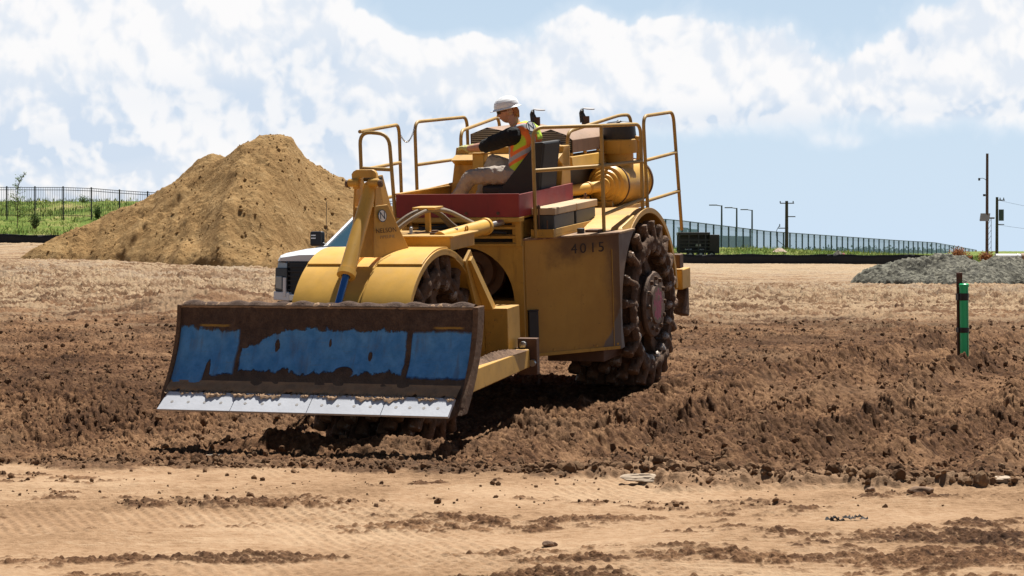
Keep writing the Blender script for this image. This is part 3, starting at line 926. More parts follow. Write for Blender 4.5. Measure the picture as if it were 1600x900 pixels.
def deck_mat():
    m, t, b = mat_new('rusty_deck'); co = obj_co(t)
    n1 = t.noise(co, 3, 5, .6); n2 = t.noise(co, 14, 6, .65)
    c = t.ramp(t.math('ADD', t.math('MULTIPLY', n1, .5), t.math('MULTIPLY', n2, .5)), [(.36, (.12, .062, .032)), (.48, (.22, .13, .075)), (.56, (.36, .235, .12)), (.68, (.42, .28, .11))])
    t.put(b.inputs['Base Color'], c); b.inputs['Roughness'].default_value = .75; bump(t, b, n2, .3, .008)
    return m


def wheel_face_mat():
    m, t, b = mat_new('hub_face'); co = obj_co(t); x, y, z = t.sep(co)
    n1 = t.noise(co, 6, 6, .65); n2 = t.noise(co, 30, 5, .65)
    r2 = t.math('SQRT', t.math('ADD', t.math('MULTIPLY', x, x), t.math('MULTIPLY', z, z)))
    an = t.math('ARCTAN2', z, x)
    rr = t.math('ADD', r2, t.math('MULTIPLY', t.math('SINE', t.math('MULTIPLY', an, 10)), .012))
    rr = t.math('ADD', rr, t.math('MULTIPLY', t.math('SUBTRACT', n1, .5), .10))
    pink = t.math('MULTIPLY', t.step(rr, .168, .150), t.step(t.math('ADD', n1, t.math('MULTIPLY', n2, .4)), .80, .70))
    md = t.ramp(t.math('ADD', t.math('MULTIPLY', n1, .6), t.math('MULTIPLY', n2, .4)), [(.35, (.07, .042, .027)), (.5, (.13, .08, .05)), (.66, (.21, .135, .09))])
    t.put(b.inputs['Base Color'], t.mix(pink, md, (.29, .060, .10)))
    b.inputs['Roughness'].default_value = .85
    bump(t, b, t.math('ADD', n1, n2), .5, .015)
    return m


M['boltm'] = simple('worn_bolt', (.40, .38, .36), .5, metal=.5, var=.2)
M['crust'] = simple('dry_crust', (.30, .19, .11), .95, var=.45, scale=14, bs=.6, bd=.01)
M['mudwheel'] = mudmat('mud_on_wheels', (.045, .026, .017), (.105, .062, .038))
M['tank'] = tank_mat(); M['blade'] = blade_mat(); M['deck'] = deck_mat(); M['hub'] = wheel_face_mat()
M['edge'] = simple('polished_cutting_edge', (.60, .62, .66), .45, metal=.1, var=.22, scale=5, bs=.3)
M['rod'] = simple('cylinder_rod', (.03, .14, .42), .25, metal=.3, var=.1)
M['hood'] = paint('rusty_hood', (.27, .16, .10), rough=.6, dust=.35, grime=.4, rust=.6)
M['grille'] = simple('grille_slat', (.34, .33, .31), .5, metal=.4, var=.2)
M['battlid'] = simple('dusty_battery_lid', (.50, .36, .22), .8, var=.2, scale=5)
M['batt'] = simple('battery_case', (.055, .06, .065), .55, var=.3)


def build(mb, name, mat, bevel=0.0, parent=None, **k):
    return mb.build(name, M[mat], parent or R_, bevel=bevel, **k)


# ================= dozer blade
def blade_u(w):
    # concave moldboard, foot forward, top rolled slightly forward
    t_ = (w - .50) / .94
    return 5.73 - .53 * t_ - .46 * t_ * (1 - t_)
WL, WR = -1.50, 1.42


def bl_w(t_): return .50 + .94 * t_
blade = MB()
NW, NY = 40, 130
th_ = .05
def skew(y, w):            # the foot is a touch wider on the left
    return y - (.10 * (1.44 - w) if y < 0 else .03 * (1.44 - w)) * (abs(y) / 1.5)
for side_ in (0, 1):
    blade.grid(lambda a, b_, s=side_: (blade_u(.66 + .78 * b_) - s * th_ - (.004 if s else 0) + (.012 * math.sin(a * 57) * math.sin(b_ * 13 + a * 31) * (1 - s)), WL + (WR - WL) * a, .66 + .78 * b_), NY, NW)
# top lip caked with earth
blade.grid(lambda a, b_: (blade_u(1.44) + .012 - b_ * .11, WL + (WR - WL) * a, 1.44 + .030 * sin(pi * b_) * (.6 + .8 * abs(sin(a * 41) * sin(a * 17 + 1)))), 160, 6)
BL = build(blade, 'dozer_blade', 'blade', fix=False)
BL.data.flip_normals() if False else None
lip = MB()
_l = np.convolve(np.random.RandomState(8).rand(309) ** 2.2, np.ones(5) / 5, 'valid')[:301]; LIPN = _l * (.4 + .9 * (np.sin(np.arange(301) * .05 + 1) > .1))
rs = random.Random(5)
def lipf(a, b_):
    an = pi * (b_ * 1.25 - .12)
    rr = .016 + .030 * float(np.interp(a * 300, np.arange(301), LIPN)) + .007 * rs.random()
    return (blade_u(1.43) - .035 + cos(an) * (.040 + rr * .35), WL + (WR - WL) * a, 1.425 + sin(an) * rr)
lip.grid(lipf, 260, 8)
build(lip, 'earth_crust', 'crust', parent=BL, fix=False)
# end plates
for y0, y1 in ((WR, WR + .05), (WL - .04, WL)):
    prof = [(blade_u(.54 + .90 * i / 14) + (.03 if i > 1 else .0), .54 + .90 * i / 14) for i in range(15)]
    back = [(blade_u(.54 + .90 * i / 14) - .13, .54 + .90 * i / 14) for i in range(15)][::-1]
    MBp = MB().prism(prof + back, 1, y0, y1)
    build(MBp, 'end_plate', 'mud', parent=BL, bevel=.006)
# back stiffeners
st = MB()
for z0 in (.75, 1.05, 1.36):
    st.box((blade_u(z0) - .20, WL + .05, z0 - .05), (blade_u(z0) - th_, WR - .05, z0 + .05))
build(st, 'stiffener', 'mud', parent=BL, bevel=.006)
# cutting edge: four bolted segments
cuts = [-1.485, -.74, .02, .74, 1.385]
for k in range(4):
    a0, a1 = cuts[k] + .003, cuts[k + 1] - .003
    u0, w0, u1, w1 = 5.800, .548, 5.612, .686
    sk0 = .03 if k == 0 else 0
    vs = [(u0, a0, w0), (u0, a1, w0), (u0 - .03, a1, w0 - .02), (u0 - .03, a0, w0 - .02),
          (u1 + .012, a0 + sk0, w1), (u1 + .012, a1, w1), (u1 - .02, a1, w1 - .02), (u1 - .02, a0 + sk0, w1 - .02)]
    seg = build(MB().hexa(vs), 'cutting_edge', 'edge', parent=BL, bevel=.003)
    nb = 4
    for i in range(nb):
        yb_ = a0 + .12 + (a1 - a0 - .24) * i / (nb - 1)
        bolts = MB().lathe([(0, .016), (.0012, .015)], (5.722, yb_, .609), (.59, 0, .81), n=14)
        build(bolts, 'edge_bolt', 'boltm', parent=BL)
# ragged crust of earth over the upper rim of the edge
cr_ = MB()
def crf(a, b_):
    y = WL + (WR - WL - .03) * a
    lo = .672 + .018 * sin(a * 9 + 1) * sin(a * 23) + .012 * sin(a * 61) + .008 * sin(a * 131 + 2) + .006 * sin(a * 331)
    z = lo + (.775 - lo) * b_
    uu = 5.800 - (z - .548) * 1.36 + .004 if z < .686 else blade_u(z)
    return (max(uu, blade_u(max(z, .66)) - .0) + .046 * sin(pi * min(1, b_ * .95 + .22)) * (.75 + .25 * sin(a * 77)) + .004, y, z)
cr_.grid(crf, 420, 7)
build(cr_, 'earth_crust', 'crust', parent=BL, fix=False)

# lift cylinder
LC = build(MB().lathe([(0, .04), (.0, .064), (.02, .070), (.05, .070), (.055, .066), (.96, .076), (.965, .088), (1.02, .088), (1.025, .045), (.99, .042)], (4.18, .005, 2.47), (.63, .0, -.79), n=28, caps=True), 'lift_cylinder', 'yellow_clean')
ax_ = Vector((.63, 0, -.79)).normalized(); c0 = Vector((4.18, .005, 2.47))
build(MB().tube([c0 + ax_ * 1.0, c0 + ax_ * 1.36], .034, 16), 'rod', 'rod', parent=LC)
build(MB().tube([c0 + ax_ * -.09, c0 + ax_ * .02], .028, 12).tube([c0 + ax_ * -.07 + Vector((0, -.09, 0)), c0 + ax_ * -.07 + Vector((0, .09, 0))], .022, 12), 'cylinder_eye', 'dark', parent=LC)

# ================= front tower
TW = MB()
for yy0, yy1 in ((-.155, -.135), (.055, .075)):
    TW.prism([(3.60, 1.80), (4.33, 1.80), (4.26, 2.28), (4.20, 2.56), (4.06, 2.56), (3.92, 2.3)], 1, yy0, yy1)
build(TW, 'tower_cheek', 'yellow', bevel=.004)
front = MB()
front.hexa([(4.32, -.134, 1.80), (4.32, .054, 1.80), (4.29, .054, 1.80), (4.29, -.134, 1.80), (4.255, -.134, 2.27), (4.255, .054, 2.27), (4.23, .054, 2.27), (4.23, -.134, 2.27)])
build(front, 'tower_web', 'yellow', bevel=.004)
pA_, pB_, pC_, pD_ = Vector((4.36, .085, 1.80)), Vector((3.98, .31, 1.80)), Vector((4.09, .125, 2.28)), Vector((4.29, .08, 2.28))
off_ = Vector((-.028, -.02, 0))
ck = MB(); ck.hexa([pA_, pB_, pB_ + off_, pA_ + off_, pD_, pC_, pC_ + off_, pD_ + off_])
ck.hexa([(4.27, .078, 2.282), (4.12, .105, 2.282), (4.10, .09, 2.282), (4.25, .06, 2.282), (4.23, .078, 2.52), (4.17, .085, 2.52), (4.15, .07, 2.52), (4.21, .06, 2.52)])
CK = build(ck, 'side_plate', 'yellow', bevel=.003)
yk = MB()
outl = [(-.155, 2.44), (-.165, 2.58), (-.145, 2.605), (-.115, 2.62), (.045, 2.62), (.075, 2.605), (.09, 2.58), (.09, 2.44), (.04, 2.44), (.03, 2.545), (-.085, 2.545), (-.10, 2.44)]
yk.prism(outl, 0, 4.20, 4.25)
YK = build(yk, 'yoke', 'yellow', bevel=.006)
for s in (-1, 1):
    yc = -.03 + s * .105
    build(MB().lathe([(0, .028), (.01, .038), (.10, .038), (.11, .028)], (4.27, yc - .055, 2.50), (0, 1, 0), n=20), 'pin_clamp', 'yellow', parent=YK)
    build(MB().lathe([(0, .018), (0, .036), (.025, .036), (.03, .018)], (4.27, yc + s * .065 - .012, 2.49), (0, 1, 0), n=16), 'pin_head', 'mudsteel', parent=YK)
# emblem and company name on the plate
pe1 = (pB_ - pA_).normalized()
pn = pe1.cross(Vector((0, 0, 1)) + (pD_ - pA_) * .0)
pn = (pB_ - pA_).cross(pD_ - pA_).normalized()
if pn.x < 0: pn = -pn
pu = pn.cross(pe1).normalized()
if pu.z < 0: pu = -pu
def on_plate(s_, h_, off=.004):
    base = pA_ + pe1 * s_ + pu * h_ + pn * off
    return Matrix((( pe1.x, pu.x, pn.x, base.x), (pe1.y, pu.y, pn.y, base.y), (pe1.z, pu.z, pn.z, base.z), (0, 0, 0, 1)))
M['emb_white'] = simple('emblem_white', (.75, .77, .78), .4, var=.05); M['emb_dark'] = simple('emblem_dark', (.02, .035, .06), .4, var=.1)
M['emb_green'] = simple('emblem_green', (.02, .10, .06), .4, var=.1); M['print_grey'] = simple('print_grey', (.16, .13, .09), .6, var=.3)
def emblem(parent, Mx, r, n=28):
    disc = MB(); disc.lathe([(0, r), (.002, r)], (0, 0, 0), (0, 0, 1), n=n)
    o = disc.build('emblem', M['emb_dark'], parent); o.matrix_local = Mx
    d2 = MB(); d2.lathe([(0.002, r * .86), (.004, r * .86)], (0, 0, 0), (0, 0, 1), n=n)
    q = d2.build('emblem_field', M['emb_white'], o)
    for body, sz, mt, dx, dy in (('N', r * 1.75, 'emb_dark', 0, 0),):
        text_mesh('emblem_letter', body, sz, M[mt], o, Matrix.Translation((dx, dy - r * .02, .0045)), .001)
    return o
emblem(CK, on_plate(.135, .385) @ Matrix.Diagonal((.95, 1.15, 1, 1)), .052)
text_mesh('company_name', 'NELSON', .062, M['letter'], CK, on_plate(.165, .245) @ Matrix.Diagonal((.98, 1, 1, 1)), .001, 1.05)
text_mesh('company_name', 'PIPELINE', .042, M['print_grey'], CK, on_plate(.175, .185), .001, 1.1)

# ================= front drums, fenders, frame
FX = 3.93


def tooth_mb(seed=0, lng=.19, outer=False):
    """one chopper foot: pad standing on a flared stem, edges worn round; local z is radial, y across the wheel"""
    rr = random.Random(seed); mb = MB()
    lv = [(-.16, .058, .065), (-.04, .042, .055), (.06, .034, .046), (.095, .050, .060), (.158, .052, .062), (.166, .046, .056)]
    n = 12; vs = []
    for (z, a, b_) in lv:
        for k in range(n):
            an = 2 * pi * k / n
            ca, sa = cos(an), sin(an)
            sq = 1 / max(abs(ca), abs(sa)) ** .85
            j = 1 + rr.uniform(-.05, .05)
            vs.append((ca * a * sq * j, sa * b_ * sq * j, z + rr.uniform(-.006, .006)))
    fs = [(i * n + k, i * n + (k + 1) % n, (i + 1) * n + (k + 1) % n, (i + 1) * n + k) for i in range(len(lv) - 1) for k in range(n)]
    fs += [tuple(range(n))[::-1], tuple((len(lv) - 1) * n + k for k in range(n))]
    mb.add(vs, fs)
    if outer:        # gusset running down the face of the rim
        vs = []
        for (z, a, b_, yo) in ((.11, .034, .03, .035), (.0, .046, .04, .045), (-.10, .056, .04, .045), (-.16, .05, .03, .04), (-.18, .03, .02, .03)):
            for k in range(n):
                an = 2 * pi * k / n; j = 1 + rr.uniform(-.10, .10)
                vs.append((cos(an) * a * j, yo + sin(an) * b_ * j, z + rr.uniform(-.008, .008)))
        fs = [(i * n + k, i * n + (k + 1) % n, (i + 1) * n + (k + 1) % n, (i + 1) * n + k) for i in range(4) for k in range(n)]
        fs += [tuple(range(n))[::-1], tuple(4 * n + k for k in range(n))]
        mb.add(vs, fs)
    return mb


TOOTH_ME = [tooth_mb(s).build('tooth', M['mudsteel'], None, ang=60) for s in range(3)]
TOOTH_OUT = [tooth_mb(s + 10, outer=True).build('tooth', M['mudsteel'], None, ang=60) for s in range(4)]


def steel_wheel(name, x, y0, y1, outs, nt, rows, phase=0.0, spokes=True, rim_r=.735, solid=False):
    """drum between y0 and y1; outs = +1/-1 the side whose face shows"""
    rim = MB(); n = 64
    yo = y1 if outs > 0 else y0
    yi = y0 if outs > 0 else y1
    rim.lathe([(0, .56), (0, rim_r - .03), (.03, rim_r), (abs(y1 - y0) - .03, rim_r), (abs(y1 - y0), rim_r - .03), (abs(y1 - y0), .60), (abs(y1 - y0) - .06, .585), (.06, .585)],
              (0, 0, 0), (0, 1, 0), n=n, caps=False)
    W_ = rim.build(name, M['mudwheel'], R_, ang=40)
    W_.location = (x, y0, .90)
    wd = y1 - y0
    face = wd - .0 if outs > 0 else 0.0
    s = outs
    # dark disc set in the well, painting the shade behind the spokes
    build(MB().lathe([(0, .2), (0, .60), (.03, .60), (.03, .2)], (0, face - s * .40 if not solid else face - s * .30, 0), (0, s, 0), n=40), 'well_shade_disc', 'dark', parent=W_)
    HB = build(MB().lathe([(-.25, .30), (-.02, .33), (.0, .355), (.02, .36), (.045, .345), (.05, .22), (.075, .21), (.078, .0)], (0, face - s * .03, 0), (0, s, 0), n=40, caps=False), 'hub', 'hub', parent=W_)
    for k in range(12):
        an = 2 * pi * k / 12
        bo = MB().lathe([(0, .024), (.03, .024), (.034, .012)], (cos(an) * .285, face + s * .015, sin(an) * .285), (0, s, 0), n=8)
        build(bo, 'hub_bolt', 'mudsteel', parent=W_)
    if spokes:
        sp = MB()
        for k in range(5):
            an = 2 * pi * k / 5 + phase + .35
            c, q = cos(an), sin(an)
            tx, tz = -q, c
            vs = []
            for (rad, hw, yy) in ((.30, .12, -.05), (.48, .065, -.10), (.64, .11, -.06)):
                for (sgn, dy) in ((-1, -.10), (1, -.10), (1, 0), (-1, 0)):
                    vs.append((c * rad + tx * hw * sgn, face + s * (yy + dy), q * rad + tz * hw * sgn))
            sp.add(vs, [(0, 1, 2, 3), (11, 10, 9, 8)] + [(i * 4 + k2, (i + 1) * 4 + k2, (i + 1) * 4 + (k2 + 1) % 4, i * 4 + (k2 + 1) % 4) for i in range(2) for k2 in range(4)])
        build(sp, 'spoke', 'mud', parent=W_, bevel=.02)
    # earth packed in clumps round the inner edge of the rim
    cl_ = MB(); sd0 = x * 3 + outs
    def clump(a, b_):
        an = 2 * pi * a; bn = 2 * pi * b_
        q = .5 + .5 * sin(an * 7 + sd0) * sin(an * 11 + 1.3 + sd0); q2 = sin(an * 23 + sd0) * sin(an * 17 + bn)
        rm = .024 + .030 * q + .012 * q2
        rad_ = .69 + .02 * sin(an * 5 + sd0) + cos(bn) * rm * 1.35
        return (cos(an) * rad_, face + s * (-.02 + sin(bn) * rm), sin(an) * rad_)
    cl_.grid(clump, 150, 12)
    build(cl_, 'packed_earth', 'mudwheel', parent=W_, ang=70)
    # feet
    rr = random.Random(3)
    inner = MB()
    tb = [tooth_mb(40 + i) for i in range(3)]
    for j in range(rows):
        yy = .065 + (wd - .13) * j / max(1, rows - 1)
        is_out = (j == rows - 1) if outs > 0 else (j == 0)
        for k in range(nt):
            an = 2 * pi * (k + (.5 if j % 2 else 0)) / nt + phase
            Mx = Matrix.Translation((0, yy, 0)) @ Matrix.Rotation(-an, 4, 'Y') @ Matrix.Translation((0, 0, rim_r + rr.uniform(-.012, .006))) @ Matrix.Rotation(rr.uniform(-.2, .2), 4, 'Z') @ Matrix.Rotation(rr.uniform(-.08, .08), 4, 'Y')
            if is_out:
                src = TOOTH_OUT[rr.randrange(4)]
                c_ = bpy.data.objects.new('wheel_tooth', src.data); COL.objects.link(c_); c_.parent = W_
                if outs < 0: Mx = Mx @ Matrix.Rotation(pi, 4, 'Z')
                c_.matrix_local = Mx
            else:
                q = tb[rr.randrange(3)]
                inner.add([Mx @ Vector(v) for v in q.v], q.f)
    build(inner, 'tread_feet', 'mudsteel', parent=W_, ang=60)
    return W_


steel_wheel('rear_wheel', 0, .63, 1.43, 1, 20, 5, .1)
steel_wheel('rear_wheel', 0, -1.43, -.63, -1, 20, 5, .2)
steel_wheel('front_drum', FX, .05, .56, 1, 18, 4, .16, solid=True)
steel_wheel('front_drum', FX, -.56, -.05, -1, 18, 4, .3, solid=True)
for o_ in TOOTH_ME + TOOTH_OUT: bpy.data.objects.remove(o_)

# fenders over the front drums: two wide bands and a sunk middle strip
def arc_band(mb, x, z, r0, r1, a0, a1, y0, y1, n=28):
    """a in degrees from the front horizontal going up and back"""
    P0 = []; 
    for i in range(n + 1):
        a = radians(a0 + (a1 - a0) * i / n)
        P0.append((x + cos(a) * r0, z + sin(a) * r0)); 
    P1 = [(x + cos(radians(a0 + (a1 - a0) * i / n)) * r1, z + sin(radians(a0 + (a1 - a0) * i / n)) * r1) for i in range(n + 1)]
    o = []
    vs = [(p[0], y0, p[1]) for p in P0] + [(p[0], y1, p[1]) for p in P0] + [(p[0], y0, p[1]) for p in P1] + [(p[0], y1, p[1]) for p in P1]
    m = n + 1; fs = []
    for i in range(n):
        fs += [(i, i + 1, m + i + 1, m + i), (2 * m + i, 3 * m + i, 3 * m + i + 1, 2 * m + i + 1), (i, 2 * m + i, 2 * m + i + 1, i + 1), (m + i, m + i + 1, 3 * m + i + 1, 3 * m + i)]
    fs += [(0, m, 3 * m, 2 * m), (n, 2 * m + n, 3 * m + n, m + n)]
    mb.add(vs, fs)


FR0, FR1 = .955, .975
FZ = .87
for y0, y1 in ((-.60, -.115), (.115, .60)):
    f_ = MB(); arc_band(f_, FX, FZ, FR0, FR1, 18, 112, y0, y1)
    build(f_, 'front_fender', 'yellow_clean', bevel=.003)
f_ = MB(); arc_band(f_, FX, FZ, .925, .94, 18, 112, -.112, .112); build(f_, 'front_fender_channel', 'yellow_clean', bevel=.002)
f_ = MB()
for y0 in (-.113, .107): arc_band(f_, FX, FZ, .92, .972, 18, 112, y0, y0 + .006)
build(f_, 'front_fender_channel', 'yellow_clean')
f_ = MB()     # seam plates near the crest
for y0, y1 in ((-.60, -.12), (.12, .60)): arc_band(f_, FX, FZ, .976, .992, 62, 100, y0 + .01, y1 - .01)
build(f_, 'fender_cap', 'yellow_clean', bevel=.003)
f_ = MB()     # side rim of the right fender
arc_band(f_, FX, FZ, .915, .955, 18, 150, .585, .60); arc_band(f_, FX, FZ, .905, .974, 112, 160, .30, .60)
build(f_, 'fender_rim', 'yellow', bevel=.003)
# side plate behind the drum, running down to the frame box
sp = MB()
sp.prism([(3.40, 1.68), (3.25, 1.78), (2.82, 1.18), (2.62, 1.17), (2.62, .75), (2.98, .75), (3.05, .95), (3.12, 1.15)], 1, .585, .618)
build(sp, 'side_frame', 'yellow', bevel=.004)
strap = MB(); strap.hexa([(3.34, .62, 1.68), (3.34, .65, 1.68), (3.28, .65, 1.72), (3.28, .62, 1.72), (2.97, .62, 1.16), (2.97, .72, 1.16), (2.89, .72, 1.19), (2.89, .62, 1.19)])
build(strap, 'frame_strap', 'yellow_clean', bevel=.004)
bx = MB(); bx.box((2.62, .62, .75), (2.96, .865, 1.175))
build(bx, 'frame_box', 'yellow', bevel=.008)
bx = MB(); bx.box((2.62, -.865, .75), (2.96, -.62, 1.175)); build(bx, 'frame_box', 'yellow', bevel=.008)
bx = MB(); bx.prism([(3.40, 1.68), (3.25, 1.78), (2.82, 1.18), (2.62, 1.17), (2.62, .75), (2.98, .75), (3.05, .95), (3.12, 1.15)], 1, -.618, -.585)
build(bx, 'side_frame', 'yellow', bevel=.004)
# push arms with their brackets
for s in (1, -1):
    arm = MB(); arm.hexa([(5.16, s * 1.12, .62), (5.16, s * 1.26, .62), (2.84, s * 1.04, .58), (2.84, s * .90, .58),
                          (5.16, s * 1.12, .83), (5.16, s * 1.26, .83), (2.84, s * 1.04, .76), (2.84, s * .90, .76)])
    A_ = build(arm, 'push_arm', 'armp' if 'armp' in M else 'yellow', bevel=.01)
    br = MB(); br.box((2.72, s * .90 if s > 0 else s * 1.10, .50), (2.80, s * 1.10 if s > 0 else s * .90, .86)); br.box((2.6, .60 if s > 0 else -.95, .60), (2.74, .95 if s > 0 else -.60, .76))
    build(br, 'arm_bracket', 'rust', bevel=.006)
    bb = MB(); bb.lathe([(0, .035), (.05, .035), (.055, .015)], (2.80, s * .97, .80), (1, 0, 0), n=10); bb.lathe([(0, .035), (.04, .035)], (2.80, s * 1.06, .62), (1, 0, 0), n=10)
    build(bb, 'bolt', 'steel', parent=A_)
    # earth lying on the arm
    er = MB(); er.grid(lambda a, b_, s=s: (2.95 + 1.6 * a, s * (.93 + .15 * b_ + .05 * a), .765 + .045 * a + .055 * sin(pi * b_) * max(0, sin(pi * a)) * (.5 + .5 * abs(sin(a * 37 + b_ * 9)) + .3 * abs(sin(a * 91)))), 90, 8)
    build(er, 'earth_on_arm', 'mud', parent=A_, fix=False)
# gooseneck box on top, steering cylinder
gb = MB(); gb.box((3.0, -.28, 1.80), (3.62, .56, 1.925)); gb.box((2.98, -.30, 1.925), (3.64, .60, 1.945))
GB = build(gb, 'gooseneck', 'yellow', bevel=.006)
build(MB().lathe([(0, .05), (.02, .05), (.025, .035), (.04, .035)], (3.45, .33, 1.945), (0, 0, 1), n=16), 'filler_cap', 'rust', parent=GB)
gb = MB(); gb.box((2.3, -.22, .95), (3.3, .22, 1.2)); gb.box((2.95, -.2, 1.2), (3.2, .2, 1.82)); build(gb, 'articulation_frame', 'dark', bevel=.01)
SC = build(MB().lathe([(0, .06), (0, .075), (1.02, .075), (1.022, .088), (1.06, .088), (1.065, .04)], (3.50, .40, 1.90), (-1, .06, .04), n=24), 'steering_cylinder', 'yellow_clean')
build(MB().tube([(2.48, .46, 1.94), (2.05, .49, 1.955)], .03, 12), 'rod', 'steel', parent=SC)

# hoses
hs = [[(3.55, -.25, 1.86), (3.45, -.15, 1.98), (3.30, .0, 2.12), (3.12, .12, 2.17), (2.9, .22, 2.14), (2.6, .32, 2.02), (2.3, .40, 1.90)],
      [(3.62, -.20, 1.84), (3.55, -.10, 1.94), (3.38, .06, 2.09), (3.18, .17, 2.16), (2.95, .27, 2.13), (2.65, .38, 2.00), (2.35, .46, 1.90)],
      [(3.5, -.30, 1.84), (3.38, -.18, 1.93), (3.22, -.04, 2.08), (3.02, .06, 2.17), (2.8, .12, 2.10), (2.6, .16, 1.98), (2.4, .2, 1.88)],
      [(3.45, -.36, 1.84), (3.32, -.24, 1.90), (3.12, -.10, 2.05), (2.94, .0, 2.15), (2.7, .06, 2.09), (2.5, .08, 1.97), (2.3, .1, 1.86)]]
def smooth_path(P, n=6):
    P = [Vector(p) for p in P]; out = []
    for i in range(len(P) - 1):
        p0, p1, p2, p3 = P[max(i - 1, 0)], P[i], P[i + 1], P[min(i + 2, len(P) - 1)]
        for k in range(n):
            t_ = k / n
            out.append(.5 * ((2 * p1) + (p2 - p0) * t_ + (2 * p0 - 5 * p1 + 4 * p2 - p3) * t_ ** 2 + (3 * p1 - p0 - 3 * p2 + p3) * t_ ** 3))
    out.append(P[-1]); return out
for h_ in hs: build(MB().tube(smooth_path(h_), .021, 10), 'hydraulic_hose', 'hose')
build(MB().box((3.0, .0, 2.165), (3.22, .24, 2.19)).box((3.06, .08, 1.94), (3.10, .13, 2.17)), 'hose_bracket', 'yellow_clean', bevel=.004)
for pts in ([(2.0, -.45, 1.90), (2.15, -.25, 1.88), (2.2, 0, 1.885), (2.15, .2, 1.86), (2.3, .34, 1.88), (2.0, .5, 1.84)], [(2.1, -.5, 1.86), (2.2, -.2, 1.91), (2.12, .1, 1.92), (2.05, .3, 1.87)], [(3.3, -.5, 1.90), (2.9, -.4, 1.87), (2.4, -.35, 1.86), (2.0, -.3, 1.84)]):
    build(MB().tube(smooth_path(pts), .018, 8), 'hydraulic_hose', 'rubber')

# ================= rear hull
hull = MB()
FU = 1.95
# front bulkhead with the round clearance cut
def bulkhead(mb, u0, u1):
    n = 20; hv, zt = .555, 1.70
    arch = [(hv * cos(pi * i / n), 1.14 + .55 * sin(pi * i / n)) for i in range(n + 1)]    # right to left
    for (pa, pb) in zip(arch[:-1], arch[1:]):
        for (u, flip) in ((u0, 0), (u1, 1)):
            q = [(u, pa[0], pa[1]), (u, pb[0], pb[1]), (u, pb[0], 1.705), (u, pa[0], 1.705)]
            mb.add(q, [(0, 1, 2, 3)])
        mb.add([(u0, pa[0], pa[1]), (u0, pb[0], pb[1]), (u1, pb[0], pb[1]), (u1, pa[0], pa[1])], [(0, 1, 2, 3)])
    mb.box((u0, hv, .55), (u1, .66, 2.0)); mb.box((u0, -.66, .55), (u1, -hv, 2.0))
    mb.box((u0 - .0, -hv, 1.12 - .57), (u1, hv, .62))
bulkhead(hull, FU - .03, FU)
HL = build(hull, 'bulkhead', 'yellow', bevel=.003, ang=50)
hull = MB(); hull.box((-1.5, -.60, .60), (-1.47, .60, 2.0)); hull.box((-1.5, .57, .6), (1.9, .60, 1.95)); hull.box((-1.5, -.60, .6), (1.9, -.57, 1.95))
hull.box((-1.5, -.57, .6), (1.9, .57, .64)); hull.box((-1.5, -.57, 1.93), (1.9, .57, 1.95))
build(hull, 'hull', 'yellow', bevel=.004)
# machinery seen through the round opening
dr = MB(); dr.lathe([(0, .30), (.05, .30), (.06, .22), (.12, .20), (.13, .10), (.18, .09)], (1.55, .02, 1.42), (1, 0, 0), n=32)
build(dr, 'drive_housing', 'gearb' if 'gearb' in M else 'rust', bevel=0)
build(MB().box((1.3, -.5, .95), (1.6, .52, 1.10)), 'cross_member', 'yellow', bevel=.01)
# slatted panel below the platform
sl = MB()
for z0 in (1.72, 1.80, 1.895): sl.hexa([(FU - .02, -.64, z0), (FU - .02, .64, z0), (FU + .03, .64, z0 - .02), (FU + .03, -.64, z0 - .02), (FU - .02, -.64, z0 + .022), (FU - .02, .64, z0 + .022), (FU + .03, .64, z0 + .006), (FU + .03, -.64, z0 + .006)])
for y0 in (-.66, -.13, .60): sl.box((FU - .02, y0, 1.70), (FU + .035, y0 + .06, 1.985))
build(sl, 'slatted_panel', 'yellow', bevel=.003)
build(MB().box((FU - .25, -.6, 1.70), (FU - .20, .6, 1.98)), 'radiator_core', 'black')
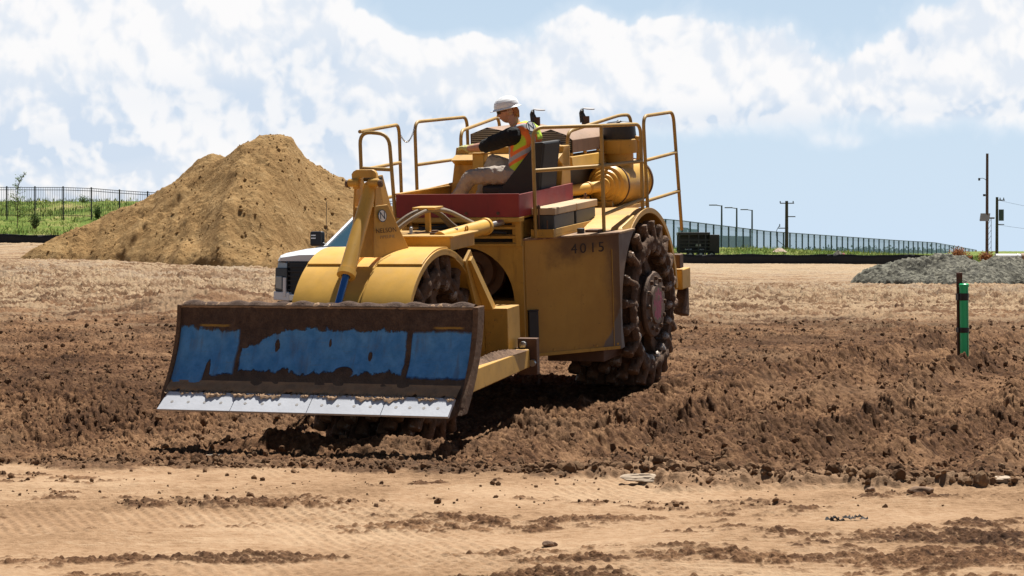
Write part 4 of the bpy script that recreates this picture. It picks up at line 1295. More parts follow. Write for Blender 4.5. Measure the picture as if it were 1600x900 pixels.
# tanks left and right: the front face runs back and outwards to the wheel arch
for s in (1, -1):
    tk = MB(); n = 22; A0 = (FU - .03, .615 * s); B0 = (1.06, 1.40 * s)
    zb, zt = .545, 1.75
    # front face with two press lines
    tk.add([(A0[0], A0[1], zb), (B0[0], B0[1], zb + .0), (B0[0], B0[1], zt), (A0[0], A0[1], zt)], [(0, 1, 2, 3)])
    # side plate behind it, cut by the wheel arch
    arc = [(1.01 * cos(radians(a)), .90 + 1.01 * sin(radians(a))) for a in np.linspace(-20.2, 57.3, n)]
    top = [(B0[0], zb + (zt - zb) * i / (n - 1)) for i in range(n)]
    for i in range(n - 1):
        tk.add([(arc[i][0], 1.40 * s, arc[i][1]), (arc[i + 1][0], 1.40 * s, arc[i + 1][1]), (top[i + 1][0], 1.40 * s, top[i + 1][1]), (top[i][0], 1.40 * s, top[i][1])], [(0, 1, 2, 3)])
        tk.add([(arc[i][0], 1.40 * s, arc[i][1]), (arc[i + 1][0], 1.40 * s, arc[i + 1][1]), (arc[i + 1][0], .6 * s, arc[i + 1][1]), (arc[i][0], .6 * s, arc[i][1])], [(0, 1, 2, 3)])
    tk.add([(A0[0], A0[1], zb), (B0[0], B0[1], zb), (arc[0][0], 1.40 * s, zb), (arc[0][0], .6 * s, zb)], [(0, 1, 2, 3)])
    T_ = build(tk, 'fuel_tank', 'tank', ang=30)
    dk = MB(); dk.prism([(A0[0] + .03, A0[1]), (B0[0] + .02, B0[1] + .015 * s), (.55, 1.415 * s), (.55, .6 * s)], 2, zt + .001, zt + .022)
    build(dk, 'deck_plate', 'deck', bevel=.003)
    dk = MB(); dk.hexa([(.95, .75 * s, zt + .023), (.80, 1.36 * s, zt + .023), (.45, 1.38 * s, zt + .023), (.40, .75 * s, zt + .023), (.90, .75 * s, zt + .05), (.78, 1.34 * s, zt + .05), (.42, 1.37 * s, 1.90), (.38, .75 * s, 1.90)])
    build(dk, 'deck_cover', 'yellow_clean', bevel=.004)
    sk_ = MB(); sk_.box((.45, .62 * s if s > 0 else -1.25, .42), (1.2, 1.25 if s > 0 else -.62, .54)); build(sk_, 'skid_frame', 'rust', bevel=.01)
    # rear fender
    fd = MB(); arc_band(fd, 0, .90, 1.03, 1.048, 50, 176, min(.6 * s, 1.38 * s), max(.6 * s, 1.38 * s), 40)
    FD = build(fd, 'rear_fender', 'yellow', bevel=.003)
    fd = MB(); arc_band(fd, 0, .90, .99, 1.048, 50, 176, min(1.355 * s, 1.385 * s), max(1.355 * s, 1.385 * s), 40)
    build(fd, 'fender_rim', 'yellow', parent=FD, bevel=.003)
    ib = MB(); ib.box((-1.45, .60 * s if s > 0 else -.64, .62), (.9, .64 if s > 0 else -.60, 1.92)); build(ib, 'inner_fender', 'dark')
    # frame end behind the wheel with a scraper
    fe = MB(); fe.box((-1.62, .5 if s > 0 else -1.36, .92), (-1.30, 1.36 if s > 0 else -.5, 1.15)); build(fe, 'rear_bumper', 'yellow', bevel=.012)
    fe = MB(); fe.box((-1.36, min(1.12 * s, 1.36 * s), 1.17), (-1.22, max(1.12 * s, 1.36 * s), 1.33)); build(fe, 'rear_bracket', 'rust', bevel=.01)
    sc = MB(); sc.hexa([(-1.62, 1.22 * s, .58), (-1.62, 1.34 * s, .58), (-1.34, 1.34 * s, .64), (-1.34, 1.22 * s, .64), (-1.62, 1.22 * s, .92), (-1.62, 1.34 * s, .92), (-1.54, 1.34 * s, .92), (-1.54, 1.22 * s, .92)]); build(sc, 'scraper', 'mudsteel', bevel=.02)
    for k in range(3):
        pass
# the number stencilled on the right tank
fa = Vector((FU - .03, .615, 0)); fb = Vector((1.06, 1.40, 0)); fd_ = (fb - fa).normalized(); fn = fd_.cross(Vector((0, 0, 1)))
if fn.x < 0: fn = -fn
def on_tank(s_, h_, off=.003):
    bpt = fa + fd_ * s_ + fn * off; bpt.z = h_
    return Matrix(((fd_.x, 0, fn.x, bpt.x), (fd_.y, 0, fn.y, bpt.y), (0, 1, 0, bpt.z), (0, 0, 0, 1)))
Ltot = (fb - fa).length
for ch, px_ in (('4', 896.5), ('0', 910.5), ('1', 925.5), ('5', 938)):
    s_ = Ltot * (px_ - 812) / 156.0
    s_ = s_ * (1 - .10 * (1 - s_ / Ltot))
    text_mesh('stencil_number', ch, .145, M['letter'], T_ if False else R_, on_tank(s_ + .03, 1.625) @ Matrix.Diagonal((1.12, 1, 1, 1)), .0006)
# seams, flanges and bolt heads on the tank front
for s_0, w0_, z0_, z1_ in ((.0, .022, .56, 1.745), (.05, .008, .56, 1.745), (Ltot - .10, .008, .56, 1.60)):
    q = MB().box((-w0_ / 2, -.0, 0), (w0_ / 2, .007, z1_ - z0_)).build('seam_strip', M['yellow'], R_, bevel=.002)
    o_ = on_tank(s_0 + .012, z0_, .0); q.matrix_local = o_ @ Matrix(((1, 0, 0, 0), (0, 0, 1, 0), (0, 1, 0, 0), (0, 0, 0, 1)))
q = MB().box((0, 0, 0), (Ltot - .04, .012, .035)).build('tank_flange', M['yellow'], R_, bevel=.003)
q.matrix_local = on_tank(.02, .545, .0) @ Matrix(((1, 0, 0, 0), (0, 0, 1, 0), (0, 1, 0, 0), (0, 0, 0, 1)))
for k in range(5):
    q = MB().lathe([(0, .013), (.006, .012)], (0, 0, 0), (0, 0, 1), n=8).build('bolt', M['yellow'], R_); q.matrix_local = on_tank(.12 + .25 * k, .60, .0)
for k in range(4):
    build(MB().lathe([(0, .014), (.008, .012)], (FU, -.6 + .4 * k, .585), (1, 0, 0), n=8), 'bolt', 'yellow', parent=HL)
for y_, z_ in ((.63, 1.3), (.63, 1.0), (.63, .8)): build(MB().lathe([(0, .014), (.010, .012)], (2.965, .66 + .15 * (z_ > 1.2), .82 + (z_ - .8) * .55), (1, 0, 0), n=8), 'bolt', 'yellow')
# hydraulic fittings and a lifting eye
build(MB().tube([(3.38, .05, 1.946), (3.38, .05, 1.99), (3.30, .02, 2.0)], .018, 8).tube([(3.2, .45, 1.946), (3.2, .45, 1.985)], .022, 8), 'hydraulic_fitting', 'steel')
build(MB().tube([(3.05 + .03 * cos(a_), .5, 1.965 + .03 * sin(a_)) for a_ in np.linspace(0, 6.1, 12)], .009, 6), 'lifting_eye', 'yellow')
stb = MB(); stb.box((0, 0, 0), (.035, .11, .34)); stb.box((-.002, -.005, .34), (.037, .115, .355))
Q = build(stb, 'step_pad', 'black', bevel=.006)
o_ = on_tank(.07, .68, .0); Q.matrix_local = o_ @ Matrix(((0, 1, 0, 0), (0, 0, 1, 0), (1, 0, 0, 0), (0, 0, 0, 1)))

# ================= battery tray
tr = MB(); tr.box((.30, .70, 1.775), (1.80, .95, 1.80)); tr.box((.30, .935, 1.80), (1.80, .95, 1.86)); tr.box((1.785, .70, 1.80), (1.80, .935, 1.86)); tr.box((.5, .72, 1.75), (.6, .9, 1.775)); tr.box((1.5, .72, 1.75), (1.6, .9, 1.775))
TR = build(tr, 'battery_tray', 'yellow', bevel=.003)
for x0, x1 in ((1.10, 1.72), (.42, 1.04)):
    B_ = build(MB().box((x0, .705, 1.802), (x1, .93, 2.00)), 'battery', 'batt', bevel=.01, parent=TR)
    build(MB().box((x0 - .02, .690, 2.002), (x1 + .02, .95, 2.075)), 'battery_lid', 'battlid', bevel=.008, parent=TR)
build(MB().tube([(1.79, .79, 1.80), (1.79, .79, 2.11)], .010, 8).tube([(1.79, .88, 1.80), (1.79, .88, 1.95)], .008, 8).tube([(.36, .80, 1.80), (.36, .80, 2.14)], .010, 8).lathe([(0, .02), (.03, .02)], (1.79, .79, 2.07), (0, 0, 1), n=8).lathe([(0, .02), (.03, .02)], (.36, .80, 2.09), (0, 0, 1), n=8), 'hold_down_bolt', 'rust', parent=TR)
build(MB().lathe([(0, .04), (.05, .04), (.055, .02)], (1.22, 1.04, 1.772), (0, 0, 1), n=12), 'filler_cap', 'black')
build(MB().box((.95, 1.05, 1.772), (1.12, 1.2, 1.80)), 'latch_plate', 'rust', bevel=.006)

# ================= operator platform
PW = .67
pf = MB(); pf.box((.40, -PW, 1.985), (2.06, PW, 2.005)); build(pf, 'platform_floor', 'yellow', bevel=.003)
pf = MB(); pf.box((2.045, -PW - .01, 2.006), (2.065, PW + .01, 2.245)); RP = build(pf, 'red_panel', 'red', bevel=.003)
for y_ in (-.5, .1, .45): build(MB().lathe([(0, .018), (.008, .016)], (2.065, y_, 2.045), (1, 0, 0), n=10), 'bolt', 'rust', parent=RP)
pf = MB(); pf.prism([(2.043, 2.006), (.42, 2.006), (.42, 2.25), (2.043, 2.235)], 1, PW - .01, PW + .01); build(pf, 'red_panel', 'red', bevel=.003)
pf = MB(); pf.prism([(2.043, 2.006), (.42, 2.006), (.42, 2.28), (2.043, 2.235)], 1, -PW - .012, -PW + .012); pf.box((.42, -PW - .03, 2.24), (2.043, -PW + .03, 2.256), Matrix.Rotation(radians(.0), 4, 'Y')); build(pf, 'side_panel', 'yellow', bevel=.003)
pf = MB(); pf.box((FU - .02, -PW - .012, 1.955), (2.07, PW + .012, 2.003)); build(pf, 'platform_beam', 'yellow', bevel=.004)
# console wall behind the platform
cw = MB()
cw.add([(.78, -.62, 2.006), (.62, -.58, 2.66), (.62, .66, 2.66), (.78, .66, 2.006), (.42, -.62, 2.006), (.42, -.58, 2.66), (.42, .66, 2.66), (.42, .66, 2.006)],
       [(0, 1, 2, 3), (4, 7, 6, 5), (0, 4, 5, 1), (1, 5, 6, 2), (2, 6, 7, 3), (0, 3, 7, 4)])
CW = build(cw, 'console_wall', 'yellow', bevel=.006)
cw = MB(); cw.hexa([(.60, -.585, 2.44), (.60, .66, 2.44), (.45, .66, 2.44), (.45, -.585, 2.44), (.80, -.575, 2.53), (.80, .66, 2.53), (.45, .66, 2.665), (.45, -.575, 2.665)])
build(cw, 'console_top', 'yellow', bevel=.006)
cw = MB(); cw.box((.84, -.25, 2.006), (.98, -.12, 2.60)); cw.box((.82, -.29, 2.60), (1.0, -.10, 2.615)); build(cw, 'steering_column', 'yellow', bevel=.008)
cw = MB(); cw.hexa([(1.05, -.42, 2.01), (1.05, -.26, 2.01), (.98, -.26, 2.01), (.98, -.42, 2.01), (1.12, -.44, 2.17), (1.12, -.30, 2.17), (1.08, -.30, 2.18), (1.08, -.44, 2.18)]); build(cw, 'foot_pedal', 'yellow_clean', bevel=.004)

# seat: faces the picture's left
seat = MB()
def seat_back(a, b_):
    z = 2.24 + .50 * b_
    y = .20 + .30 * b_ + .18 * b_ * b_ + .02
    x = .80 + .56 * a
    return (x, y + .10 * (1 - (2 * a - 1) ** 2) * .9 - .03 * sin(pi * b_) + (.0), z + .05 * (1 - (2 * a - 1) ** 4) * b_)
def shell(f, th, nu, nv, nvec):
    mb = MB(); mb.grid(f, nu, nv); n0_ = len(mb.v)
    mb.grid(lambda a, b_: tuple(Vector(f(a, b_)) + Vector(nvec) * th), nu, nv)
    rim_ = [(i * (nv + 1)) for i in range(nu + 1)]
    edge = [i * (nv + 1) for i in range(nu + 1)] + [nu * (nv + 1) + j for j in range(1, nv + 1)] + [i * (nv + 1) + nv for i in range(nu - 1, -1, -1)] + [j for j in range(nv - 1, 0, -1)]
    for a, b_ in zip(edge, edge[1:] + edge[:1]): mb.f.append((a, b_, b_ + n0_, a + n0_))
    return mb
sb = MB(); sb.prism([(.44, 2.16), (.50, 2.45), (.62, 2.73), (.71, 2.74), (.67, 2.45), (.64, 2.16)], 0, .84, 1.34); ST = build(sb, 'seat_back', 'rubber', bevel=.035)
for x0 in (.815, 1.325): sb = MB(); sb.prism([(.16, 2.16), (.19, 2.23), (.56, 2.66), (.60, 2.73), (.70, 2.735), (.66, 2.45), (.63, 2.16)], 0, x0, x0 + .035); build(sb, 'seat_side', 'rubber', bevel=.014, parent=ST)
sb = MB(); sb.box((.85, -.02, 2.19), (1.325, .46, 2.285)); build(sb, 'seat_cushion', 'rubber', bevel=.03)
sb = MB(); sb.box((.92, .05, 2.006), (1.26, .55, 2.19)); build(sb, 'seat_base', 'black', bevel=.01)
build(MB().tube([(1.42, -.03, 2.006), (1.42, -.02, 2.21)], .014, 8), 'seat_strut', 'steel')
build(MB().tube(smooth_path([(1.42, .30, 2.05), (1.44, .27, 2.13), (1.44, .20, 2.16), (1.42, .16, 2.17)]), .022, 10), 'seat_lever', 'steel')

# ================= engine bay
eg = MB(); eg.box((-1.45, -.52, 1.95), (.38, .52, 2.42)); build(eg, 'engine_block', 'dark', bevel=.01)
def hood(prof, x0, x1):
    H_ = build(MB().prism(prof, 0, x1, x0), 'engine_hood', 'hood', bevel=.005)
    zb = prof[0][1]; ys = [p_[0] for p_ in prof]; zr = max(p_[1] for p_ in prof)
    def span(z):
        xs = []
        n = len(prof)
        for i in range(n):
            (ya, za), (yb_, zb_) = prof[i], prof[(i + 1) % n]
            if (za - z) * (zb_ - z) < 0: xs.append(ya + (yb_ - ya) * (z - za) / (zb_ - za))
        return (min(xs) + .02, max(xs) - .02) if len(xs) > 1 else None
    z = zb + .015
    build(MB().prism([(p_[0] * .97 + .03 * sum(ys) / len(ys), p_[1] - .004) for p_ in prof], 0, x0 + .0006, x0 + .0012), 'louvre_shade_plate', 'dark', parent=H_)  # dark plate on the hood end, painted shade behind the slats
    while z < zr - .02:
        q = span(z + .006)
        if q and q[1] - q[0] > .04: build(MB().box((x0 + .001, q[0], z), (x0 + .012, q[1], z + .009)), 'louvre', 'grille', parent=H_)
        z += .021
    for k in range(6):
        z = zb + .02 + k * .020
        build(MB().box((x1 + .08, max(ys) + .001, z), (x1 + .50, max(ys) + .008, z + .008)), 'louvre', 'grille', parent=H_)
    return H_
hood([(-.62, 2.64), (-.08, 2.62), (-.08, 2.76), (-.14, 2.80), (-.42, 2.855), (-.62, 2.785)], .10, -1.35)
hood([(.06, 2.58), (.58, 2.56), (.58, 2.70), (.50, 2.76), (.33, 2.82), (.06, 2.74)], .10, -1.35)
build(MB().lathe([(0, .03), (.02, .075), (.06, .085), (.5, .085)], (.50, .40, 2.60), (-1, 0, 0), n=20), 'muffler', 'rust')
for y_ in (-.30, .30):
    ex = MB(); ex.lathe([(0, .045), (.26, .045)], (-1.15, y_, 2.66), (0, 0, 1), n=16)
    EX = build(ex, 'exhaust_stack', 'rust')
    el = MB(); el.tube([(-1.15, y_ - .02, 2.86), (-1.13, y_ - .04, 2.96), (-1.10, y_ - .02, 2.995)], [.05, .03, .02], 8); build(el, 'flap_weight', 'black', parent=EX)
    el = MB(); el.lathe([(0, .07), (.010, .07)], (-1.15, y_ + .04, 3.00), (.05, .12, 1), n=18); build(el, 'rain_flap', 'steel', parent=EX)
# slanted cover beside the right hood
cv = MB(); cv.hexa([(.22, .46, 2.40), (.22, .62, 2.40), (-1.0, .62, 2.40), (-1.0, .46, 2.40), (.20, .46, 2.54), (.20, .60, 2.52), (-1.0, .60, 2.52), (-1.0, .46, 2.54)])
CV = build(cv, 'side_cover', 'yellow_clean', bevel=.006)
for x_ in (.1, -.35, -.8): build(MB().lathe([(0, .022), (.03, .022)], (x_, .56, 2.53), (0, 0, 1), n=8), 'bolt', 'yellow_clean', parent=CV)
pp = MB(); pp.hexa([(.40, .36, 2.0), (.40, .60, 2.0), (.36, .60, 2.0), (.36, .36, 2.0), (.36, .42, 2.66), (.36, .52, 2.66), (.32, .52, 2.66), (.32, .42, 2.66)]); build(pp, 'support_post', 'yellow', bevel=.005)
# air cleaner on top of its stack
AX_, AY_ = -1.02, .74
ac = MB(); ac.lathe([(0, .155), (.30, .155), (.30, .205), (.315, .21), (.45, .21), (.46, .20)], (AX_, AY_, 2.20), (0, 0, 1), n=36)
AC = build(ac, 'air_cleaner', 'yellow', ang=40)
ac = MB(); ac.lathe([(0, .19), (.02, .195), (.15, .185), (.19, .12), (.20, .03), (.22, .0)], (AX_, AY_, 2.66), (0, 0, 1), n=36, caps=False); build(ac, 'air_cleaner_cap', 'black', parent=AC)
build(MB().tube([(AX_ - .05, AY_ + .2, 2.42), (AX_ - .05, AY_ + .21, 2.64)], .02, 8).lathe([(0, .035), (.05, .035)], (AX_ - .02, AY_ + .19, 2.64), (0, .2, 1), n=10), 'clamp', 'yellow', parent=AC)
# horizontal canister with stepped front face and its inlet pipe
cn = MB(); cn.lathe([(0, .05), (.02, .09), (.06, .095), (.065, .13), (.10, .14), (.105, .17), (.14, .185), (.15, .215), (.18, .232), (.20, .238), (1.02, .238), (1.04, .25), (1.10, .25), (1.13, .20), (1.15, 0)], (-.42, .72, 2.16), (-1, 0, 0), n=48, caps=True)
CN = build(cn, 'filter_canister', 'yellow_clean', ang=25)
cn = MB(); cn.lathe([(0, .247), (.03, .247)], (-.66, .72, 2.16), (-1, 0, 0), n=48); cn.lathe([(0, .262), (.035, .262)], (-1.47, .72, 2.16), (-1, 0, 0), n=48); build(cn, 'clamp_band', 'rust', parent=CN)
pp = MB(); pp.tube(smooth_path([(.38, .30, 2.13), (.28, .42, 2.135), (.1, .50, 2.14), (-.15, .60, 2.15), (-.42, .70, 2.16)]), .062, 20)
PP = build(pp, 'intake_pipe', 'yellow_clean', ang=60)
pp = MB(); pp.lathe([(0, .074), (.03, .074)], (.18, .47, 2.138), (-1, .32, .03), n=20); pp.lathe([(0, .074), (.03, .074)], (-.22, .62, 2.152), (-1, .37, .03), n=20); build(pp, 'clamp_band', 'yellow', parent=PP)
pp = MB(); pp.box((.42, .34, 1.95), (-.3, .62, 2.06)); pp.box((-1.4, .55, 1.88), (-.3, .95, 1.93)); pp.box((-.52, .62, 1.93), (-.48, .82, 1.99)); pp.box((-1.22, .62, 1.93), (-1.18, .82, 1.99)); build(pp, 'mounting_frame', 'yellow', bevel=.006)
build(MB().tube([(.1, .40, 2.25), (.1, .40, 2.42)], .02, 8).box((-.9, .40, 2.1), (.36, .50, 2.40)), 'engine_side', 'dark')
for y_ in (.44, ): build(MB().lathe([(0, .035), (.05, .035), (.055, .012), (.09, .012)], (.55, y_, 2.30), (0, 0, 1), n=12), 'reservoir_cap', 'steel')

# ================= guard rails
RT = .0195
def rail(name, paths, mat='rail', r=RT):
    mb = MB()
    for q in paths: mb.tube(rounded(q, .13, 6), r, 12)
    return build(mb, name, mat, ang=60)
def straight(mb_paths, name='guard_rail'): ...
a1, a2, a3 = Vector((1.79, .75, 1.77)), Vector((1.0, 1.22, 1.77)), Vector((.10, 1.36, 1.90))
zt_ = 2.87
m_ = 2.47
rail('guard_rail', [[a1, (1.79, .75, 2.90), (1.0, 1.22, 2.88), (.10, 1.36, 2.86), a3], [a2, (1.0, 1.22, 2.88)], [(1.79, .75, 2.46), (1.0, 1.22, 2.46), (.10, 1.36, 2.46)], [(1.0, 1.22, 1.95), (.10, 1.36, 2.05)]])
rail('guard_rail', [[(.38, .62, 2.45), (.38, .62, 2.80), (-.95, .78, 2.93), (-1.28, .80, 2.92), (-1.28, .80, 2.3)]])
rail('guard_rail', [[(-.08, 1.36, 1.90), (-.0, 1.36, 2.94), (-1.10, 1.36, 2.95), (-1.32, 1.36, 1.60)], [(-.03, 1.36, 2.46), (-1.17, 1.36, 2.49)], [(-.08, 1.36, 2.02), (-1.26, 1.36, 2.05)]])
rail('guard_rail', [[(2.0, -1.09, 1.90), (2.0, -1.09, 2.90), (2.0, -.76, 2.87), (2.02, -.71, 1.95)], [(2.0, -1.09, 2.90), (.50, -1.30, 2.92), (.50, -1.30, 1.9)], [(2.0, -1.09, 2.50), (.50, -1.30, 2.50)], [(2.0, -1.09, 2.52), (2.0, -.74, 2.50)], [(2.0, -1.09, 2.15), (.50, -1.30, 2.15)]])
rail('guard_rail', [[(.06, -1.30, 1.95), (.06, -1.30, 2.93), (-1.5, -1.30, 2.93), (-1.5, -1.30, 1.95)], [(.06, -1.30, 2.45), (-1.5, -1.30, 2.45)]])
rail('guard_rail', [[(.38, -.62, 2.4), (.38, -.62, 2.83), (-1.2, -.78, 2.93), (-1.3, -.80, 2.5)]])
# safety chain between the left rails
ch = MB()
pA, pB = Vector((.50, -1.30, 2.84)), Vector((.06, -1.30, 2.88)); nL = 22
for i in range(nL):
    t0 = (i + .5) / nL; q = pA.lerp(pB, t0); q.z -= .14 * 4 * t0 * (1 - t0)
    d = (pB - pA).normalized(); d.z += -.14 * 4 * (1 - 2 * t0) / (pB - pA).length; d.normalize()
    u_ = d.cross(Vector((0, 1, 0))) if i % 2 else Vector((0, 1, 0)); u_.normalize()
    ch.tube([q + d * .017 * cos(2 * pi * k / 8) + u_ * .008 * sin(2 * pi * k / 8) for k in range(8)], .0032, 5, closed=True)
build(ch, 'safety_chain', 'steel', ang=60)

# ------------------------------------------------------------------ the operator (in the compactor's own frame, then left at top level)
MW = MROOT.matrix_world.copy()
PM = {}
PM['skin'] = simple('skin', (.46, .235, .155), .55, var=.12, scale=20)
PM['shirt'] = simple('black_shirt', (.006, .006, .007), .9, var=.3, scale=12, bs=.5, bd=.01)
PM['trousers'] = simple('khaki_grey_trousers', (.37, .315, .26), .85, var=.14, scale=10, bs=.5, bd=.012)
PM['glove'] = simple('work_glove', (.50, .47, .18), .8, var=.25, scale=25)
PM['boot'] = simple('leather_boot', (.10, .06, .035), .7, var=.3)
PM['hair'] = simple('auburn_hair', (.33, .10, .03), .6, var=.4, scale=60, bs=.8)
PM['hat'] = simple('hard_hat_white', (.84, .86, .88), .28, var=.04, bs=.03)
PM['lens'] = simple('glasses_black', (.008, .008, .01), .12, var=.1, bs=0)
m, t, b = mat_new('hi_vis_vest'); co = obj_co(t); x, y, z = t.sep(co)
def bnd(v, lo, hi, s=.003): return t.math('MULTIPLY', t.step(v, lo - s, lo + s), t.step(v, hi + s, hi - s))
q = t.math('SUBTRACT', z, t.math('MULTIPLY', t.math('SUBTRACT', y, .36), .50))           # waist band, tilted with the back
s_ = t.math('ABSOLUTE', t.math('SUBTRACT', x, 1.12))
org = t.math('MAXIMUM', bnd(q, 2.515, 2.645), t.math('MULTIPLY', bnd(s_, .072, .165), t.step(q, 2.56, 2.57)))
sil = t.math('MAXIMUM', bnd(q, 2.555, 2.605), t.math('MULTIPLY', bnd(s_, .098, .138), t.step(q, 2.60, 2.61)))
c = t.mix(org, (.50, .72, .045), (.90, .20, .035)); c = t.mix(sil, c, (.42, .43, .45))
c = t.mix(t.math('MULTIPLY', t.noise(co, 18, 4, .6), .35), c, t.vmath('SCALE', c, sc=.7))
t.put(b.inputs['Base Color'], c); b.inputs['Roughness'].default_value = .75; bump(t, b, t.noise(co, 9, 4, .6), .5, .02)
PM['vest'] = m
m, t, b = mat_new('grey_oval'); t.put(b.inputs['Base Color'], (.8, .8, .8))


def remesh(name, mb, mat, vox=.009, smooth=6, parent=None, disp=0.0, dscale=.06):
    o = mb.build(name, mat, None)
    r = o.modifiers.new('r', 'REMESH'); r.mode = 'VOXEL'; r.voxel_size = vox
    if smooth:
        sm = o.modifiers.new('s', 'SMOOTH'); sm.iterations = smooth; sm.factor = .5
    if disp:
        tx = bpy.data.textures.new(name, 'CLOUDS'); tx.noise_scale = dscale; tx.noise_depth = 2
        d = o.modifiers.new('d', 'DISPLACE'); d.texture = tx; d.strength = disp; d.mid_level = .5
    dg = bpy.context.evaluated_depsgraph_get(); dg.update()
    me = bpy.data.meshes.new_from_object(o.evaluated_get(dg))
    me.name = name
    old = o.data; bpy.data.objects.remove(o); bpy.data.meshes.remove(old)
    me.polygons.foreach_set('use_smooth', [True] * len(me.polygons))
    if not me.materials: me.materials.append(mat)
    n = bpy.data.objects.new(name, me); COL.objects.link(n); n.parent = parent
    return n


def loft(mb, rings, n=28):
    """rings: centre, half width along x, half depth along y, tilt of the ring plane (dz per dy)"""
    vs = []
    for (c, a, b_, tl) in rings:
        for k in range(n):
            an = 2 * pi * k / n
            ca, sa = cos(an), sin(an)
            dx = a * (abs(ca) ** .8) * (1 if ca > 0 else -1); dy = b_ * (abs(sa) ** .9) * (1 if sa > 0 else -1)
            vs.append((c[0] + dx, c[1] + dy, c[2] + tl * dy))
    m_ = len(rings)
    fs = [(i * n + k, i * n + (k + 1) % n, (i + 1) * n + (k + 1) % n, (i + 1) * n + k) for i in range(m_ - 1) for k in range(n)]
    fs += [tuple(range(n))[::-1], tuple((m_ - 1) * n + k for k in range(n))]
    return mb.add(vs, fs)


J = dict(nsh=(1.285, .36, 2.805), nel=(1.23, -.0, 2.695), nwr=(1.06, -.27, 2.665), nha=(1.0, -.36, 2.675),
         fsh=(.96, .29, 2.80), fel=(.91, -.04, 2.70), fwr=(.90, -.28, 2.675), fha=(.89, -.36, 2.68),
         nhip=(1.215, .36, 2.385), nkn=(1.27, -.16, 2.375), nan=(1.26, -.36, 2.11), fhip=(1.02, .35, 2.385), fkn=(.97, -.02, 2.52), fan=(.97, -.18, 2.11))
J = {k: Vector(v) for k, v in J.items()}


def limb(mb, pts, rs, n=16):
    P, Q = [], []
    for i in range(len(pts) - 1):
        for k in range(6):
            t_ = k / 6; P.append(pts[i].lerp(pts[i + 1], t_)); Q.append(rs[i] + (rs[i + 1] - rs[i]) * t_)
    P.append(pts[-1]); Q.append(rs[-1])
    mb.tube(P, Q, n)
    for p_, r_2 in zip(pts, rs): mb.lathe([(-r_2, .001), (-r_2 * .7, r_2 * .7), (0, r_2), (r_2 * .7, r_2 * .7), (r_2, .001)], p_, (0, 0, 1), n=12)
    return mb


# head frame: looks left, a little towards the camera and down
HC = Vector((1.125, .225, 3.050))
fwd = Vector((.42, -.88, -.20)).normalized()
side = fwd.cross(Vector((0, 0, 1))).normalized()      # head's right
upv = side.cross(fwd).normalized()
HM = Matrix(((side.x, fwd.x, upv.x, HC.x), (side.y, fwd.y, upv.y, HC.y), (side.z, fwd.z, upv.z, HC.z), (0, 0, 0, 1)))


def head_mb(mb):
    nu, nv = 26, 20
    def f(a, b_):
        th = 2 * pi * a; ph = pi * b_
        x_, y_, z_ = sin(ph) * cos(th), sin(ph) * sin(th), cos(ph)
        X, Y, Z = x_ * .076, y_ * .098, z_ * .115
        if Z < 0:                                   # jaw narrows, chin comes forward
            k_ = -Z / .115; X *= 1 - .30 * k_; Y = Y * (1 - .28 * k_) + .022 * k_
        if y_ > .5 and abs(x_) < .55: Y += .004 * (1 if Z < .03 else 0) - .008 * max(0, 1 - ((Z - .018) / .018) ** 2)   # eye hollows
        return HM @ Vector((X, Y, Z))
    mb.grid(f, nu, nv)
    # nose, lips, brow, ears
    mb.tube([HM @ Vector(p_) for p_ in ((0, .088, .022), (0, .103, -.002), (0, .112, -.020), (0, .097, -.030))], [.008, .011, .015, .008], 10)
    mb.tube([HM @ Vector(p_) for p_ in ((-.024, .084, -.052), (0, .096, -.053), (.024, .084, -.052))], [.004, .009, .004], 8)
    mb.tube([HM @ Vector(p_) for p_ in ((-.045, .078, .034), (0, .093, .034), (.045, .078, .034))], [.006, .009, .006], 8)
    for s in (-1, 1):
        mb.lathe([(-.008, .012), (0, .028), (.008, .024), (.010, .01)], HM @ Vector((s * .076, -.006, .0)), HM.to_3x3() @ Vector((s, -.25, 0)), n=14)
    return mb


def hand(mb, wr, hd, spread, rp, rf, curl=(0, -.3, -1)):
    """palm and five bent fingers laid over an edge"""
    d = (hd - wr).normalized(); sd_ = Vector(spread).normalized(); cu = Vector(curl).normalized()
    pal = []
    for k in range(5):
        c = wr.lerp(hd, k / 4 * .95)
        mb.tube([c - sd_ * .030 * (.6 + .1 * k), c + sd_ * .030 * (.6 + .1 * k)], rp, 8)
    for i, (o_, L) in enumerate(((-.034, .070), (-.012, .080), (.012, .076), (.034, .060))):
        a_ = hd + sd_ * o_
        p1 = a_ + d * L * .42; p2 = p1 + (d * .55 + cu * .8).normalized() * L * .34; p3 = p2 + (d * .1 + cu).normalized() * L * .30
        mb.tube([a_ - d * .02, a_, p1, p2, p3], [rf, rf, rf * .95, rf * .88, rf * .72], 8)
    a_ = wr.lerp(hd, .35) - sd_ * .030
    mb.tube([a_, a_ - sd_ * .030 + d * .018, a_ - sd_ * .040 + d * .045, a_ - sd_ * .030 + d * .065 + cu * .01], [rf * 1.15, rf * 1.1, rf, rf * .75], 8)
    return mb


